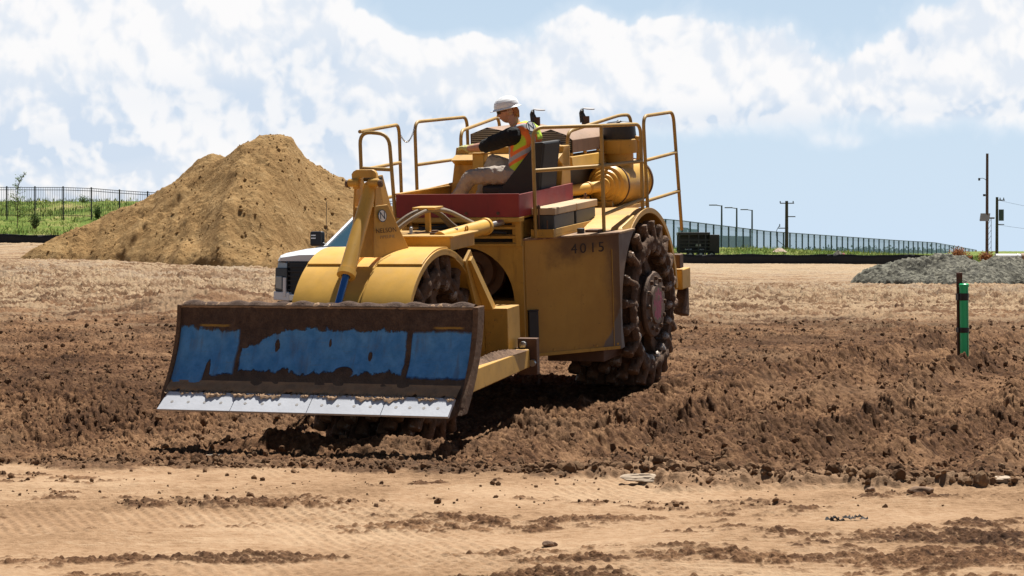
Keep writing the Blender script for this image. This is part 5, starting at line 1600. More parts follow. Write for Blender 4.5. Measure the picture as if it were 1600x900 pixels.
bd = MB()
loft(bd, [((1.12, .37, 2.33), .13, .10, 0), ((1.12, .38, 2.45), .15, .105, .1), ((1.12, .41, 2.58), .135, .10, .15), ((1.12, .41, 2.70), .155, .11, .2), ((1.12, .37, 2.82), .16, .10, .25), ((1.12, .34, 2.88), .09, .07, .25)])
limb(bd, [Vector((1.12, .34, 2.86)), Vector((1.122, .265, 3.0))], [.062, .056])
head_mb(bd)
limb(bd, [J['nsh'], J['nel'], J['nwr']], [.060, .046, .031]); limb(bd, [J['fsh'], J['fel'], J['fwr']], [.060, .046, .031])
limb(bd, [J['nhip'], J['nkn'], J['nan']], [.085, .060, .042]); limb(bd, [J['fhip'], J['fkn'], J['fan']], [.085, .060, .042])
hand(bd, J['nwr'], J['nha'], (.9, .45, 0), .016, .011); hand(bd, J['fwr'], J['fha'], (1, .1, 0), .016, .011)
for an_ in ('nan', 'fan'): limb(bd, [J[an_], J[an_] + Vector((0, -.02, -.04)), J[an_] + Vector((0, -.14, -.05))], [.042, .040, .030])
PERSON = remesh('person', bd, PM['skin'], .007, 3)
PERSON.matrix_world = MW
tag(PERSON, 'person in white hard hat and lime safety vest sitting sideways at the compactor controls', 'person')
P_ = PERSON
# shirt with sleeves to the elbow
sh = MB()
loft(sh, [((1.12, .385, 2.44), .150, .112, .1), ((1.12, .41, 2.58), .148, .112, .15), ((1.12, .41, 2.70), .166, .122, .2), ((1.12, .37, 2.83), .165, .108, .25), ((1.12, .34, 2.89), .075, .06, .25)])
limb(sh, [J['nsh'] + Vector((0, -.02, 0)), J['nel'] + Vector((0, .0, 0)), J['nel'].lerp(J['nwr'], .06)], [.098, .072, .062]); limb(sh, [J['fsh'], J['fel'], J['fel'].lerp(J['fwr'], .06)], [.080, .062, .056])
remesh('shirt', sh, PM['shirt'], .009, 5, P_, .016, .05)
vs_ = MB()
loft(vs_, [((1.12, .375, 2.42), .195, .150, .35), ((1.12, .39, 2.50), .190, .155, .35), ((1.12, .405, 2.60), .180, .160, .35), ((1.12, .415, 2.72), .175, .175, .35), ((1.12, .405, 2.83), .165, .160, .35), ((1.12, .375, 2.90), .135, .110, .35), ((1.12, .355, 2.93), .075, .06, .35)])
remesh('safety_vest', vs_, PM['vest'], .009, 5, P_, .014, .07)
tr_ = MB()
loft(tr_, [((1.12, .37, 2.31), .155, .125, 0), ((1.12, .38, 2.40), .170, .128, .1), ((1.12, .39, 2.48), .158, .118, .1)])
limb(tr_, [J['nhip'], J['nhip'].lerp(J['nkn'], .5) + Vector((0, 0, .01)), J['nkn'], J['nkn'].lerp(J['nan'], .5), J['nan']], [.108, .098, .080, .074, .070])
limb(tr_, [J['fhip'], J['fhip'].lerp(J['fkn'], .5), J['fkn'], J['fkn'].lerp(J['fan'], .5), J['fan']], [.108, .096, .078, .070, .064])
remesh('trousers', tr_, PM['trousers'], .009, 4, P_, .026, .05)
for nm, a_, b_, sp in (('n', J['nwr'], J['nha'], (.9, .45, 0)), ('f', J['fwr'], J['fha'], (1, .1, 0))):
    gl = MB(); hand(gl, a_, b_, sp, .021, .0135); gl.tube([a_ - (b_ - a_).normalized() * .035, a_, a_.lerp(b_, .3)], [.037, .035, .03], 14)
    remesh('glove', gl, PM['glove'], .006, 2, P_)
for an_ in ('nan', 'fan'):
    q = J[an_]; bt = MB(); limb(bt, [q + Vector((0, .01, .06)), q + Vector((0, .0, -.02)), q + Vector((0, -.15, -.035))], [.056, .052, .042])
    remesh('boot', bt, PM['boot'], .009, 3, P_)
# hard hat: dome with ridge and a full brim tipped with the head
ht = MB()
n = 40; prof = [(0.122, .0), (.119, .030), (.108, .060), (.086, .086), (.055, .104), (.02, .112), (0, .113)]
def hatf(a, b_):
    th = 2 * pi * a; i = b_ * (len(prof) - 1); k = min(int(i), len(prof) - 2); f_ = i - k
    r = prof[k][0] * (1 - f_) + prof[k + 1][0] * f_; z_ = prof[k][1] * (1 - f_) + prof[k + 1][1] * f_
    ridge = .006 * math.exp(-((cos(th) * r) / .014) ** 2) * (1 if z_ > .02 else 0) + .004 * math.exp(-((abs(cos(th) * r) - .04) / .010) ** 2) * (1 if z_ > .05 else 0)
    return HM @ Vector((cos(th) * r * .92, sin(th) * r * 1.12 - .004, z_ + .048 + ridge))
ht.grid(hatf, 64, 24)
def brim(a, b_):
    th = 2 * pi * a; ex = .016 + .030 * max(0, sin(th)) ** 2 + .006 * max(0, -sin(th))
    k = b_
    r = .118 + ex * k
    return HM @ Vector((cos(th) * r * .93, sin(th) * r * 1.12 - .004, .049 - .016 * k + .0))
ht.grid(brim, 64, 5)
HAT = ht.build('hard_hat', PM['hat'], P_, fix=False, ang=60)
so = HAT.modifiers.new('t', 'SOLIDIFY'); so.thickness = .004; so.offset = -1
emb = Matrix.Translation(HM @ Vector((.02, .121, .085))) @ (HM.to_3x3().to_4x4() @ Matrix.Rotation(radians(-72), 4, 'X') @ Matrix.Rotation(pi, 4, 'Z'))
d_ = MB(); d_.lathe([(0, .017), (.003, .017)], (0, 0, 0), (0, 0, 1), n=18); q = d_.build('hat_sticker', M['emb_dark'], P_); q.matrix_local = emb
# hair showing at the nape, glasses
hr = MB()
for k in range(46):
    an = radians(215 + 110 * k / 45); r0 = .088
    a_ = Vector((cos(an) * .080, sin(an) * .100, .045)); e_ = Vector((cos(an) * (.076 + .008 * random.random()), sin(an) * (.098 + .012 * random.random()), -.05 - .04 * random.random()))
    hr.tube([HM @ a_, HM @ ((a_ + e_) / 2 + Vector((0, -.012, 0))), HM @ e_], [.009, .009, .004], 6)
hr.build('hair', PM['hair'], P_)
gs = MB()
for s in (-1, 1):
    gs.grid(lambda a, b_, s=s: HM @ Vector((s * (.008 + .056 * a), .112 - .030 * a * a - .004 * (2 * b_ - 1) ** 2, .030 - .038 * b_ * (1 - .25 * a))), 6, 4)
    gs.tube([HM @ Vector((s * .062, .082, .022)), HM @ Vector((s * .080, .04, .018)), HM @ Vector((s * .084, -.01, .012))], .0035, 6)
gs.tube([HM @ Vector((-.012, .113, .024)), HM @ Vector((.012, .113, .024))], .004, 6)
G_ = gs.build('safety_glasses', PM['lens'], P_, fix=False); so = G_.modifiers.new('t', 'SOLIDIFY'); so.thickness = .003
# oval badge between the shoulder blades, facing back and towards the camera
bc = Vector((1.258, .535, 2.893)); bn = Vector((.60, .58, .52)).normalized(); bx_ = Vector((0, 0, 1)).cross(bn).normalized(); by_ = bn.cross(bx_)
BM_ = Matrix(((bx_.x, by_.x, bn.x, bc.x), (bx_.y, by_.y, bn.y, bc.y), (bx_.z, by_.z, bn.z, bc.z), (0, 0, 0, 1)))
emblem(P_, BM_ @ Matrix.Diagonal((.95, 1.12, 1, 1)), .058)
text_mesh('vest_print', 'NELSON', .030, M['emb_green'], P_, BM_ @ Matrix.Translation((.012, -.083, .003)), .001)

# ------------------------------------------------------------------ pickup truck behind the compactor
TR_ = empty('pickup_truck', 'white heavy-duty pickup truck with black grille and mirrors, half hidden behind the compactor', 'pickup truck')
TH = radians(24)
tx0, ty0 = -2.37, 47.2
TG = gz_at(tx0, ty0) if False else float(base_h(tx0, ty0))
H2 = Vector((-sin(TH), -cos(TH), 0)); T2 = Vector((cos(TH), -sin(TH), 0))
TR_.matrix_world = Matrix(((H2.x, T2.x, 0, tx0), (H2.y, T2.y, 0, ty0), (0, 0, 1, TG + .02), (0, 0, 0, 1)))
TM = {'body': simple('truck_white', (.78, .80, .82), .22, var=.02, bs=.02), 'trim': simple('truck_black_trim', (.012, .014, .018), .4, var=.2),
      'glass': simple('truck_glass', (.03, .07, .10), .05, var=.1, bs=0), 'lamp': simple('truck_lamp', (.30, .34, .36), .12, var=.3, bs=0), 'chrome': simple('truck_chrome', (.5, .55, .62), .15, metal=.9, var=.05), 'tyre': M['rubber']}
def tb(mb, name, mat, parent=None, bevel=.02, **k): return mb.build(name, TM[mat], parent or TR_, bevel=bevel, **k)
def sect(mb, rings):
    """loft between closed rings of equal length"""
    n = len(rings[0]); vs = [p_ for r in rings for p_ in r]
    fs = [(i * n + k, i * n + (k + 1) % n, (i + 1) * n + (k + 1) % n, (i + 1) * n + k) for i in range(len(rings) - 1) for k in range(n)]
    fs += [tuple(range(n))[::-1], tuple((len(rings) - 1) * n + k for k in range(n))]
    return mb.add(vs, fs)
# body sides, with hood surface that crowns and falls to the nose
b1 = MB()
def bring(x, hw, z0, z1, crown=.0):
    return [(x, -hw, z0), (x, hw, z0), (x, hw, z1 - .10), (x, hw - .05, z1 - .02), (x, hw * .5, z1 + crown), (x, 0, z1 + crown * 1.2), (x, -hw * .5, z1 + crown), (x, -hw + .05, z1 - .02), (x, -hw, z1 - .10)]
sect(b1, [bring(-2.9, .98, .55, 1.32), bring(-1.0, 1.01, .50, 1.36), bring(.9, 1.01, .50, 1.38, .03), bring(1.9, 1.0, .50, 1.37, .05), bring(2.45, .99, .52, 1.33, .06), bring(2.46, .99, 1.10, 1.33, .06), bring(2.75, .95, 1.14, 1.285, .05), bring(2.84, .90, 1.16, 1.245, .03)])
BODY = tb(b1, 'body', 'body', ang=50)
cab = MB()
def cring(x, hw, hw2, z0, z1): return [(x, -hw, z0), (x, hw, z0), (x, hw2, z1), (x, -hw2, z1)]
sect(cab, [cring(-1.35, .93, .78, 1.33, 1.98), cring(-1.1, .95, .80, 1.33, 2.05), cring(-.15, .95, .80, 1.36, 2.05), cring(.0, .95, .79, 1.36, 2.03)])
CAB = tb(cab, 'cab', 'body', bevel=.05)
ws = MB(); ws.hexa([(1.08, -.88, 1.385), (1.08, .88, 1.385), (.90, .86, 1.37), (.90, -.86, 1.37), (.02, -.74, 2.0), (.02, .74, 2.0), (-.08, .74, 1.98), (-.08, -.74, 1.98)])
tb(ws, 'windshield', 'glass', bevel=0)
for s in (-1, 1):
    ap = MB(); ap.bar((1.10, s * .90, 1.38), (.02, s * .765, 2.02), .07, .05); tb(ap, 'pillar', 'body', bevel=.01)
    wn = MB(); wn.hexa([(.85, s * .955, 1.42), (.0, s * .83, 1.95), (-1.1, s * .83, 1.95), (-1.1, s * .955, 1.42), (.85, s * .90, 1.42), (.0, s * .78, 1.95), (-1.1, s * .78, 1.95), (-1.1, s * .90, 1.42)]); tb(wn, 'side_window', 'glass', bevel=0)
    mr = MB(); mr.box((.70, s * 1.06 if s > 0 else -1.34, 1.44), (.84, s * 1.34 if s > 0 else -1.06, 1.73))
    MR = tb(mr, 'mirror', 'trim', bevel=.04)
    tb(MB().bar((.78, s * .98, 1.45), (.78, s * 1.1, 1.5), .06, .06), 'mirror_arm', 'trim', parent=MR)
    for z_ in (1.585, 1.64): tb(MB().box((.842, s * 1.30 if s < 0 else 1.20, z_), (.848, s * 1.20 if s < 0 else 1.30, z_ + .022)), 'marker_light', 'lamp' if False else 'body', parent=MR, bevel=0)
    # lamp cluster in a dark surround, white bumper corner wraps below and inside
    tb(MB().hexa([(2.87, s * .70, 1.02), (2.74, s * .985, 1.02), (2.6, s * .985, 1.02), (2.7, s * .70, 1.02), (2.87, s * .70, 1.13), (2.72, s * .965, 1.15), (2.6, s * .965, 1.15), (2.7, s * .70, 1.13)]), 'upper_lamp', 'lamp', bevel=.01)
    HLm = tb(MB().hexa([(2.935, s * .66, .60), (2.80, s * 1.0, .60), (2.6, s * 1.0, .60), (2.7, s * .66, .60), (2.93, s * .66, 1.04), (2.78, s * 1.0, 1.04), (2.6, s * 1.0, 1.04), (2.7, s * .66, 1.04)]), 'lamp_surround', 'trim', bevel=.02)
    tb(MB().hexa([(2.93, s * .78, .64), (2.835, s * .96, .66), (2.80, s * .96, .66), (2.80, s * .78, .64), (2.93, s * .78, .88), (2.83, s * .96, .88), (2.80, s * .96, .88), (2.80, s * .78, .88)]), 'headlight', 'lamp', parent=HLm, bevel=.008)
    tb(MB().hexa([(2.955, s * .68, .50), (2.945, s * .75, .50), (2.8, s * .75, .50), (2.8, s * .68, .50), (2.955, s * .68, .86), (2.945, s * .75, .86), (2.8, s * .75, .86), (2.8, s * .68, .86)]), 'bumper_corner', 'body', bevel=.01)
    tb(MB().hexa([(2.97, s * .60, .42), (2.82, s * 1.02, .44), (2.5, s * 1.03, .44), (2.5, s * .6, .42), (2.965, s * .60, .585), (2.815, s * 1.02, .60), (2.5, s * 1.03, .60), (2.5, s * .6, .585)]), 'bumper_corner', 'body', bevel=.02)
    tb(MB().hexa([(1.95, s * .62, 1.395), (1.95, s * .42, 1.40), (1.72, s * .42, 1.41), (1.72, s * .62, 1.405), (1.93, s * .60, 1.43), (1.93, s * .44, 1.435), (1.72, s * .42, 1.445), (1.72, s * .62, 1.44)]), 'hood_vent', 'trim', bevel=.006)
gr = MB(); gr.box((2.40, -.665, .50), (2.86, .665, 1.155)); gr.box((2.40, -.95, .50), (2.60, .95, 1.12)); GR = tb(gr, 'grille', 'trim')
for k in range(6): tb(MB().box((2.905, -.65, .62 + k * .085), (2.925, .65, .645 + k * .085)), 'grille_bar', 'trim', parent=GR, bevel=.004)
tb(MB().box((2.78, -.60, .42), (2.98, .60, .56)), 'bumper', 'chrome')
tb(MB().box((2.6, -.9, .28), (2.9, .9, .42)), 'air_dam', 'trim')
tb(MB().tube([(1.05, -.86, 1.38), (1.03, -.86, 2.30)], .006, 6), 'antenna', 'trim', bevel=0)
for (x_, s) in ((1.85, 1), (1.85, -1), (-1.9, 1), (-1.9, -1)):
    ar = MB(); ar.lathe([(0, .47), (.02, .49), (.03, .47)], (x_, s * 1.0, .48), (0, s, 0), n=32); tb(ar, 'wheel_arch', 'trim', bevel=0)
    wl = MB(); wl.lathe([(0, .2), (0, .36), (.03, .405), (.24, .405), (.27, .36), (.27, .22)], (x_, s * .78, .405), (0, s, 0), n=32); W2 = tb(wl, 'wheel', 'tyre', bevel=0)
    tb(MB().lathe([(0, .0), (.0, .22), (.02, .24), (.03, .22), (.01, .12), (.03, .07), (.03, 0)], (x_, s * 1.035, .405), (0, s, 0), n=24, caps=False), 'wheel_rim', 'chrome', parent=W2, bevel=0)

# ------------------------------------------------------------------ marker stake with green tube
SK = empty('marker_stake', 'wooden survey stake with a bright green plastic tube taped to it in the dirt', 'marker stake')
sx, sy = at(1506, 31), 31.0
sz = gz_at(sx, sy)
SK.location = (sx, sy, 1.75 - 180 / (F / 31)); SK.rotation_euler = (radians(2), radians(-1.6), radians(12))
gmn = simple('green_plastic', (.02, .58, .22), .35, var=.08, scale=3, bs=.03)
wood = simple('stained_wood', (.13, .055, .035), .8, var=.35, scale=8, bs=.4)
tape = simple('black_tape', (.012, .012, .014), .4, var=.3)
MB().box((-.070, .022, -.25), (.006, .047, 1.165)).build('wooden_stake', wood, SK, bevel=.004)
tu = MB(); tu.lathe([(-.02, .054), (.985, .056), (.985, .064), (1.02, .064), (1.025, .057), (1.03, .050), (.98, .048)], (0, -.035, 0), (0, 0, 1), n=36, caps=False)
TU = tu.build('green_tube', gmn, SK)
MB().box((.018, -.090, .0), (.022, -.085, .98)).build('tube_seam', tape, TU)
for z0, h_ in ((.40, .062), (.815, .085)):
    tp = MB()
    for k, (dz, rr_) in enumerate(((0, .060), (h_ * .35, .0615), (h_ * .65, .0605))):
        tp.lathe([(0, rr_ - .003), (0, rr_), (h_ * .42, rr_), (h_ * .42, rr_ - .003)], (0, -.035, z0 + dz), (.03 * (k - 1), 0, 1), n=32)
    tp.box((-.079, -.03, z0), (-.05, .05, z0 + h_))
    tp.build('tape_band', tape, SK)

# ------------------------------------------------------------------ rocks and litter one can pick out
V3, F3 = ico(3)
def rock(px, Z, size, label, name='rock', mat=None, sq=(1, .8, .6), seed=1, rz=0, cat='rock', group=None, sub=(V3, F3)):
    x_ = at(px, Z); V = clod_shape(sub[0], seed) * size * np.array(sq)
    rs_ = np.random.RandomState(seed + 50)
    o = np_mesh(name, V, sub[1], mat or clodm); o.data.set_sharp_from_angle(angle=radians(32))
    o.location = (x_, Z, gz_at(x_, Z) + size * sq[2] * .45); o.rotation_euler = (0, 0, rz)
    return tag(o, label, cat, group)
stone = simple('pale_stone', (.40, .31, .22), .9, var=.25, scale=20, bs=.6)
stoned = simple('brown_stone', (.20, .12, .07), .9, var=.4, scale=20, bs=.7)
rock(1494, 30.0, .12, 'flat pale stone slab lying at the foot of the green marker stake', mat=stone, sq=(1.3, .8, .28), seed=3)
rock(1516, 29.8, .085, 'small pale stone just right of the slab at the marker stake', mat=stone, sq=(1.1, .8, .5), seed=4)
rock(1443, 16.95, .085, 'rounded brown rock at the edge of the pale sand, below the marker stake', mat=stoned, sq=(1.2, .8, .6), seed=5, rz=.2)
rock(1362, 17.25, .055, 'fist sized brown lump left of the rounded brown rock on the sand edge', mat=stoned, seed=6)
rock(1575, 17.6, .11, 'broad flat pale slab of earth at the right edge of the picture', mat=stone, sq=(1.5, 1, .35), seed=7, rz=.3)
rock(1010, 18.0, .13, 'flat pale crust slab on the sand edge below the rear wheel', mat=stone, sq=(1.7, .8, .25), seed=8, rz=-.1)
rock(860, 14.15, .05, 'small brown lump alone on the pale sand in the middle foreground', mat=stoned, seed=10)
rock(340, 21.6, .11, 'pale flat clod in the dirt below the blade', mat=stone, sq=(2.2, .7, .22), seed=11, rz=.1)
pl = MB()
for k in range(7):
    a_ = Vector((at(1296 + k * 9, 15.5 - .03 * (k % 3)), 15.5 - .03 * (k % 3), 0)); a_.z = gz_at(a_.x, a_.y) + .008 + .012 * (k % 2)
    pl.grid(lambda u_, v_, a_=a_, k=k: (a_.x + .05 * u_ - .02, a_.y + .05 * v_ + .02 * sin(u_ * 4 + k), a_.z - .006 + .022 * abs(sin(u_ * 5.1 + k * 2) * sin(v_ * 4 + k))), 5, 4)
lo_ = pl.build('plastic_scrap', simple('grey_black_scrap', (.035, .030, .028), .9, var=.5), None, fix=False)
tag(lo_, 'crumpled dark scrap of plastic sheet lying on the pale foreground sand', 'litter')

# ------------------------------------------------------------------ silt fences
silt_m = simple('black_silt_fabric', (.012, .013, .018), .8, var=.4, scale=1.5, bs=.3)
def silt(name, pts, hgt, label, post_gap):
    """pts: (px, Z)"""
    X = [at(a_, z_) for a_, z_ in pts]; Y = [z_ for _, z_ in pts]
    L = [0]
    for i in range(1, len(X)): L.append(L[-1] + math.hypot(X[i] - X[i - 1], Y[i] - Y[i - 1]))
    n = max(30, int(L[-1] / .45)); r = empty(name, label, 'silt fence', (X[0], Y[0], float(base_h(X[0], Y[0]))))
    def pt(t_): 
        return float(np.interp(t_ * L[-1], L, X)), float(np.interp(t_ * L[-1], L, Y))
    def f(a, b_):
        x_, y_ = pt(a); g = float(base_h(x_, y_))
        return (x_ - X[0], y_ - Y[0] + .03 * sin(a * n * .9) * b_, g - float(base_h(X[0], Y[0])) - .12 + b_ * (hgt + .12 + .03 * sin(a * n * .45) - .035 * abs(sin(a * L[-1] / post_gap * pi))))
    o = MB().grid(f, n, 3).build('fabric', silt_m, r, fix=False); s2 = o.modifiers.new('t', 'SOLIDIFY'); s2.thickness = .012
    k = 0
    while k * post_gap < L[-1] and k < 90:
        x_, y_ = pt(min(1, k * post_gap / L[-1])); g = float(base_h(x_, y_))
        q = MB().box((-.02, .03, -.2), (.02, .07, hgt + .03)).build('post', wood, r); q.location = (x_ - X[0], y_ - Y[0], g - float(base_h(X[0], Y[0]))); k += 1
    return r
silt('silt_fence', [(-60, 128), (60, 128), (180, 127), (330, 127)], .50, 'black silt fence along the grass bank at the left, behind the sand heap', 2.4)
silt('silt_fence', [(1000, 175), (1100, 175), (1300, 173), (1420, 168), (1520, 166)], .72, 'long black silt fence along the grass bank on the right', 2.6)

# ------------------------------------------------------------------ steel picket fence, left
fmet = simple('fence_black_steel', (.018, .022, .026), .5, var=.2)
def picket_fence():
    Z = 145; r = empty('picket_fence', 'black steel picket fence on top of the left grass bank', 'fence', (at(-60, Z), Z, float(base_h(at(-60, Z), Z))))
    x0 = r.location.x; z0 = r.location.z
    pxs = [-77 + 44 * k for k in range(18)]
    def top(px): return 1.75 + (388 - np.interp(px, [-100, 125, 215, 610, 700], [292, 292.5, 299.5, 314, 317])) / (F / Z)
    for k, px in enumerate(pxs):
        x_ = at(px, Z); zt_2 = top(px); zb_ = zt_2 - 1.85
        MB().box((x_ - x0 - .04, -.04, zb_ - z0 - .3), (x_ - x0 + .04, .04, zt_2 - z0 + .05)).build('post', fmet, r)
        if k + 1 < len(pxs):
            x2 = at(pxs[k + 1], Z); z2 = top(pxs[k + 1]); p_ = MB()
            for dz in (-.02, -.17, -1.68): p_.bar((x_ - x0 + .04, 0, zt_2 - z0 + dz), (x2 - x0 - .04, 0, z2 - z0 + dz), .03, .035)
            for j in range(1, 16):
                t_ = j / 16; xx = x_ + (x2 - x_) * t_; zz = zt_2 + (z2 - zt_2) * t_
                p_.box((xx - x0 - .009, -.009, zz - z0 - 1.78), (xx - x0 + .009, .009, zz - z0 - .02))
            p_.build('picket_panel', fmet, r)
picket_fence()

# ------------------------------------------------------------------ tall mesh fence, right
mm, t, b = mat_new('chain_link_screen')
tr = t.new('ShaderNodeBsdfTransparent'); mxs = t.new('ShaderNodeMixShader')
b.inputs['Base Color'].default_value = (.19, .31, .46, 1); b.inputs['Roughness'].default_value = .7
mxs.inputs[0].default_value = .55
t.l.new(tr.outputs[0], mxs.inputs[1]); t.l.new(b.outputs[0], mxs.inputs[2])
t.l.new(mxs.outputs[0], [n_ for n_ in t.n if n_.type == 'OUTPUT_MATERIAL'][0].inputs[0])
fteal = simple('fence_teal_steel', (.018, .032, .045), .5, var=.2)
def mesh_fence():
    HX_ = [1020, 1065, 1200, 1300, 1400, 1460, 1500, 1527]; HP = [46, 43, 34, 28, 23, 20, 14, 9]
    TP = [341, 345, 361.5, 368.5, 375.5, 379, 386, 391]
    pxs = [1027.0]
    while pxs[-1] < 1524 and len(pxs) < 70: pxs.append(pxs[-1] + np.interp(pxs[-1], [1060, 1150, 1300, 1460, 1525], [12.8, 11.2, 8.6, 7.0, 5.5]))
    pts = []
    for px in pxs:
        h = np.interp(px, HX_, HP); Z = 2.4 * F / h; ztop = 1.75 + (388 - np.interp(px, HX_, TP)) / F * Z
        pts.append((at(px, Z), Z, ztop))
    X0, Y0 = pts[0][:2]; r = empty('mesh_fence', 'long tall mesh fence with dark posts running off to the right horizon', 'fence', (X0, Y0, pts[0][2] - 2.4))
    Z0 = pts[0][2] - 2.4
    for k, (x_, y_, zt_2) in enumerate(pts):
        w_ = .05 + y_ / 9000
        MB().box((x_ - X0 - w_, y_ - Y0 - w_, zt_2 - 2.9 - Z0), (x_ - X0 + w_, y_ - Y0 + w_, zt_2 + .04 - Z0)).build('post', fteal, r)
    for k in range(0, len(pts) - 1, 6):
        seg = pts[k:k + 7]; pn_ = MB(); rl = MB()
        for (a_, c_) in zip(seg[:-1], seg[1:]):
            A = Vector((a_[0] - X0, a_[1] - Y0, a_[2] - Z0)); B = Vector((c_[0] - X0, c_[1] - Y0, c_[2] - Z0))
            pn_.add([A, B, B - Vector((0, 0, 2.45)), A - Vector((0, 0, 2.45))], [(0, 1, 2, 3)])
            rl.bar(A, B, .05 + a_[1] / 9000, .05 + a_[1] / 9000)
        pn_.build('mesh_panel', mm, r, fix=False); rl.build('top_rail', fteal, r)
mesh_fence()

# ------------------------------------------------------------------ poles
pole_wood = simple('pole_wood', (.085, .060, .045), .85, var=.3, scale=3)
steel_g = simple('pole_steel', (.06, .075, .085), .5, var=.2)
panel_m = simple('panel_grey', (.35, .36, .36), .5, var=.2)
def lamp_post(px, ytop, Z, label):
    r = empty('street_lamp', label, 'street lamp', (at(px, Z), Z, float(base_h(at(px, Z), Z)) - .3), group='street lamps behind the mesh fence')
    H = 1.75 + (388 - ytop) * Z / F - r.location.z
    MB().tube([(0, 0, 0), (0, 0, H)], [.11, .08], 10).build('pole', steel_g, r)
    A_ = MB().tube([(0, 0, H - .05), (-.5, 0, H + .02)], .045, 8).build('arm', steel_g, r)
    MB().box((-1.25, -.14, H - .02), (-.45, .14, H + .09)).build('lamp_head', steel_g, r, bevel=.03)
lamp_post(1127.5, 321, 240, 'grey street lamp behind the mesh fence, nearest to the dark trailer')
lamp_post(1151, 325, 250, 'grey street lamp between two others behind the mesh fence')
lamp_post(1175, 328, 260, 'grey street lamp farthest right of the three behind the mesh fence')
def upole(px, ytop, Z, r0, label, parts, yb=398):
    x_ = at(px, Z); zb_ = min(float(base_h(x_, Z)), 1.75 - (yb - 388) * Z / F) - .5; r = empty('utility_pole', label, 'utility pole', (x_, Z, zb_))
    s_ = F / Z; H = 1.75 + (388 - ytop) / s_ - zb_
    MB().tube([(0, 0, 0), (0, 0, H)], [r0, r0 * .8], 12).build('pole', pole_wood, r)
    parts(r, H, s_)
    return r
def p1(r, H, s_):
    for dz, w_ in ((.2, .8), (2.9 / 1, .9)): MB().box((-w_ * (.9 if dz < 1 else 1), -.08, H - dz - .1), (w_ * (1 if dz < 1 else .2), .08, H - dz)).build('crossarm', pole_wood, r)
    MB().box((0, -.05, H - 1.75), (.95, .05, H - 1.65)).build('crossarm', pole_wood, r)
    for x_ in (-.7, .7): MB().lathe([(0, .06), (.18, .06), (.2, .02)], (x_, 0, H - .2), (0, 0, 1), n=8).build('insulator', steel_g, r)
    MB().tube(smooth_path([(-.8, 0, H - 2.7), (-1.1, 0, H - 3.3), (-1.0, 0, H - 4.2), (-.3, 0, H - 4.8), (0, 0, H - 5.2)]), .035, 6).build('cable', fmet, r)
    MB().lathe([(0, .05), (.3, .05)], (-.75, 0, H - 2.8), (0, 0, 1), n=8).build('insulator', steel_g, r)
upole(1229, 314, 262, .20, 'wooden utility pole with crossarms behind the middle of the mesh fence', p1, 392)
def p2(r, H, s_):
    q = MB().hexa([(-.55, -.25, H - 4.75), (.10, -.25, H - 4.75), (.10, -.1, H - 4.70), (-.55, -.1, H - 4.70), (-.45, -.05, H - 4.20), (.22, -.05, H - 4.20), (.22, .05, H - 4.20), (-.45, .05, H - 4.20)]).build('solar_panel', panel_m, r)
    MB().tube(smooth_path([(0, 0, H - 1.95), (-.25, 0, H - 1.75), (-.5, 0, H - 1.75)]), .02, 6).build('bracket', fmet, r)
    MB().box((-.62, -.07, H - 1.9), (-.5, .07, H - 1.72)).build('camera_unit', fmet, r)
    MB().box((-.28, -.07, H - 3.0), (-.12, .07, H - 2.85)).build('camera_unit', fmet, r)
upole(1542, 240, 170, .115, 'tallest dark pole at the right, carrying a small tilted solar panel', p2)
def p3(r, H, s_):
    MB().lathe([(0, .25), (1.1, .25)], (.42, 0, H - 2.3), (0, 0, 1), n=12).build('transformer', steel_g, r)
    MB().box((-.1, -.05, H - .35), (.75, .05, H - .25)).build('crossarm', pole_wood, r)
    for x_ in (.3, .65): MB().lathe([(0, .06), (.2, .04)], (x_, 0, H - .25), (0, 0, 1), n=8).build('insulator', steel_g, r)
    MB().box((-.0, -.05, H - 2.7), (.7, .05, H - 2.62)).build('crossarm', pole_wood, r)
    for i, (dz, sg) in enumerate(((-.3, 1.2), (-2.7, .8), (-6.2, .5))):
        MB().tube([(.1 + 26 * k / 14, 22 * k / 14, H + dz - sg * 4 * (k / 14) * (1 - k / 14)) for k in range(15)], .012, 5).build('wire', fmet, r)
upole(1557.5, 308, 235, .16, 'shorter pole with a grey transformer, right of the tall pole with the solar panel', p3)
def mast():
    Z = 176; x_ = at(1546, Z); r = empty('lattice_mast', 'thin short lattice mast with a small lamp close behind the tallest pole', 'mast', (x_, Z, .3)); H = 1.75 + (388 - 342) * Z / F - .3
    for dx in (-.12, .12): MB().tube([(dx, 0, 0), (dx, 0, H)], .02, 6).build('leg', steel_g, r)
    q = MB()
    for k in range(9): q.bar((-.12, 0, H * k / 9), (.12, 0, H * (k + 1) / 9), .02, .02)
    q.build('bracing', steel_g, r)
    MB().box((-.2, -.1, H), (.35, .1, H + .12)).build('lamp_head', steel_g, r, bevel=.02)
mast()

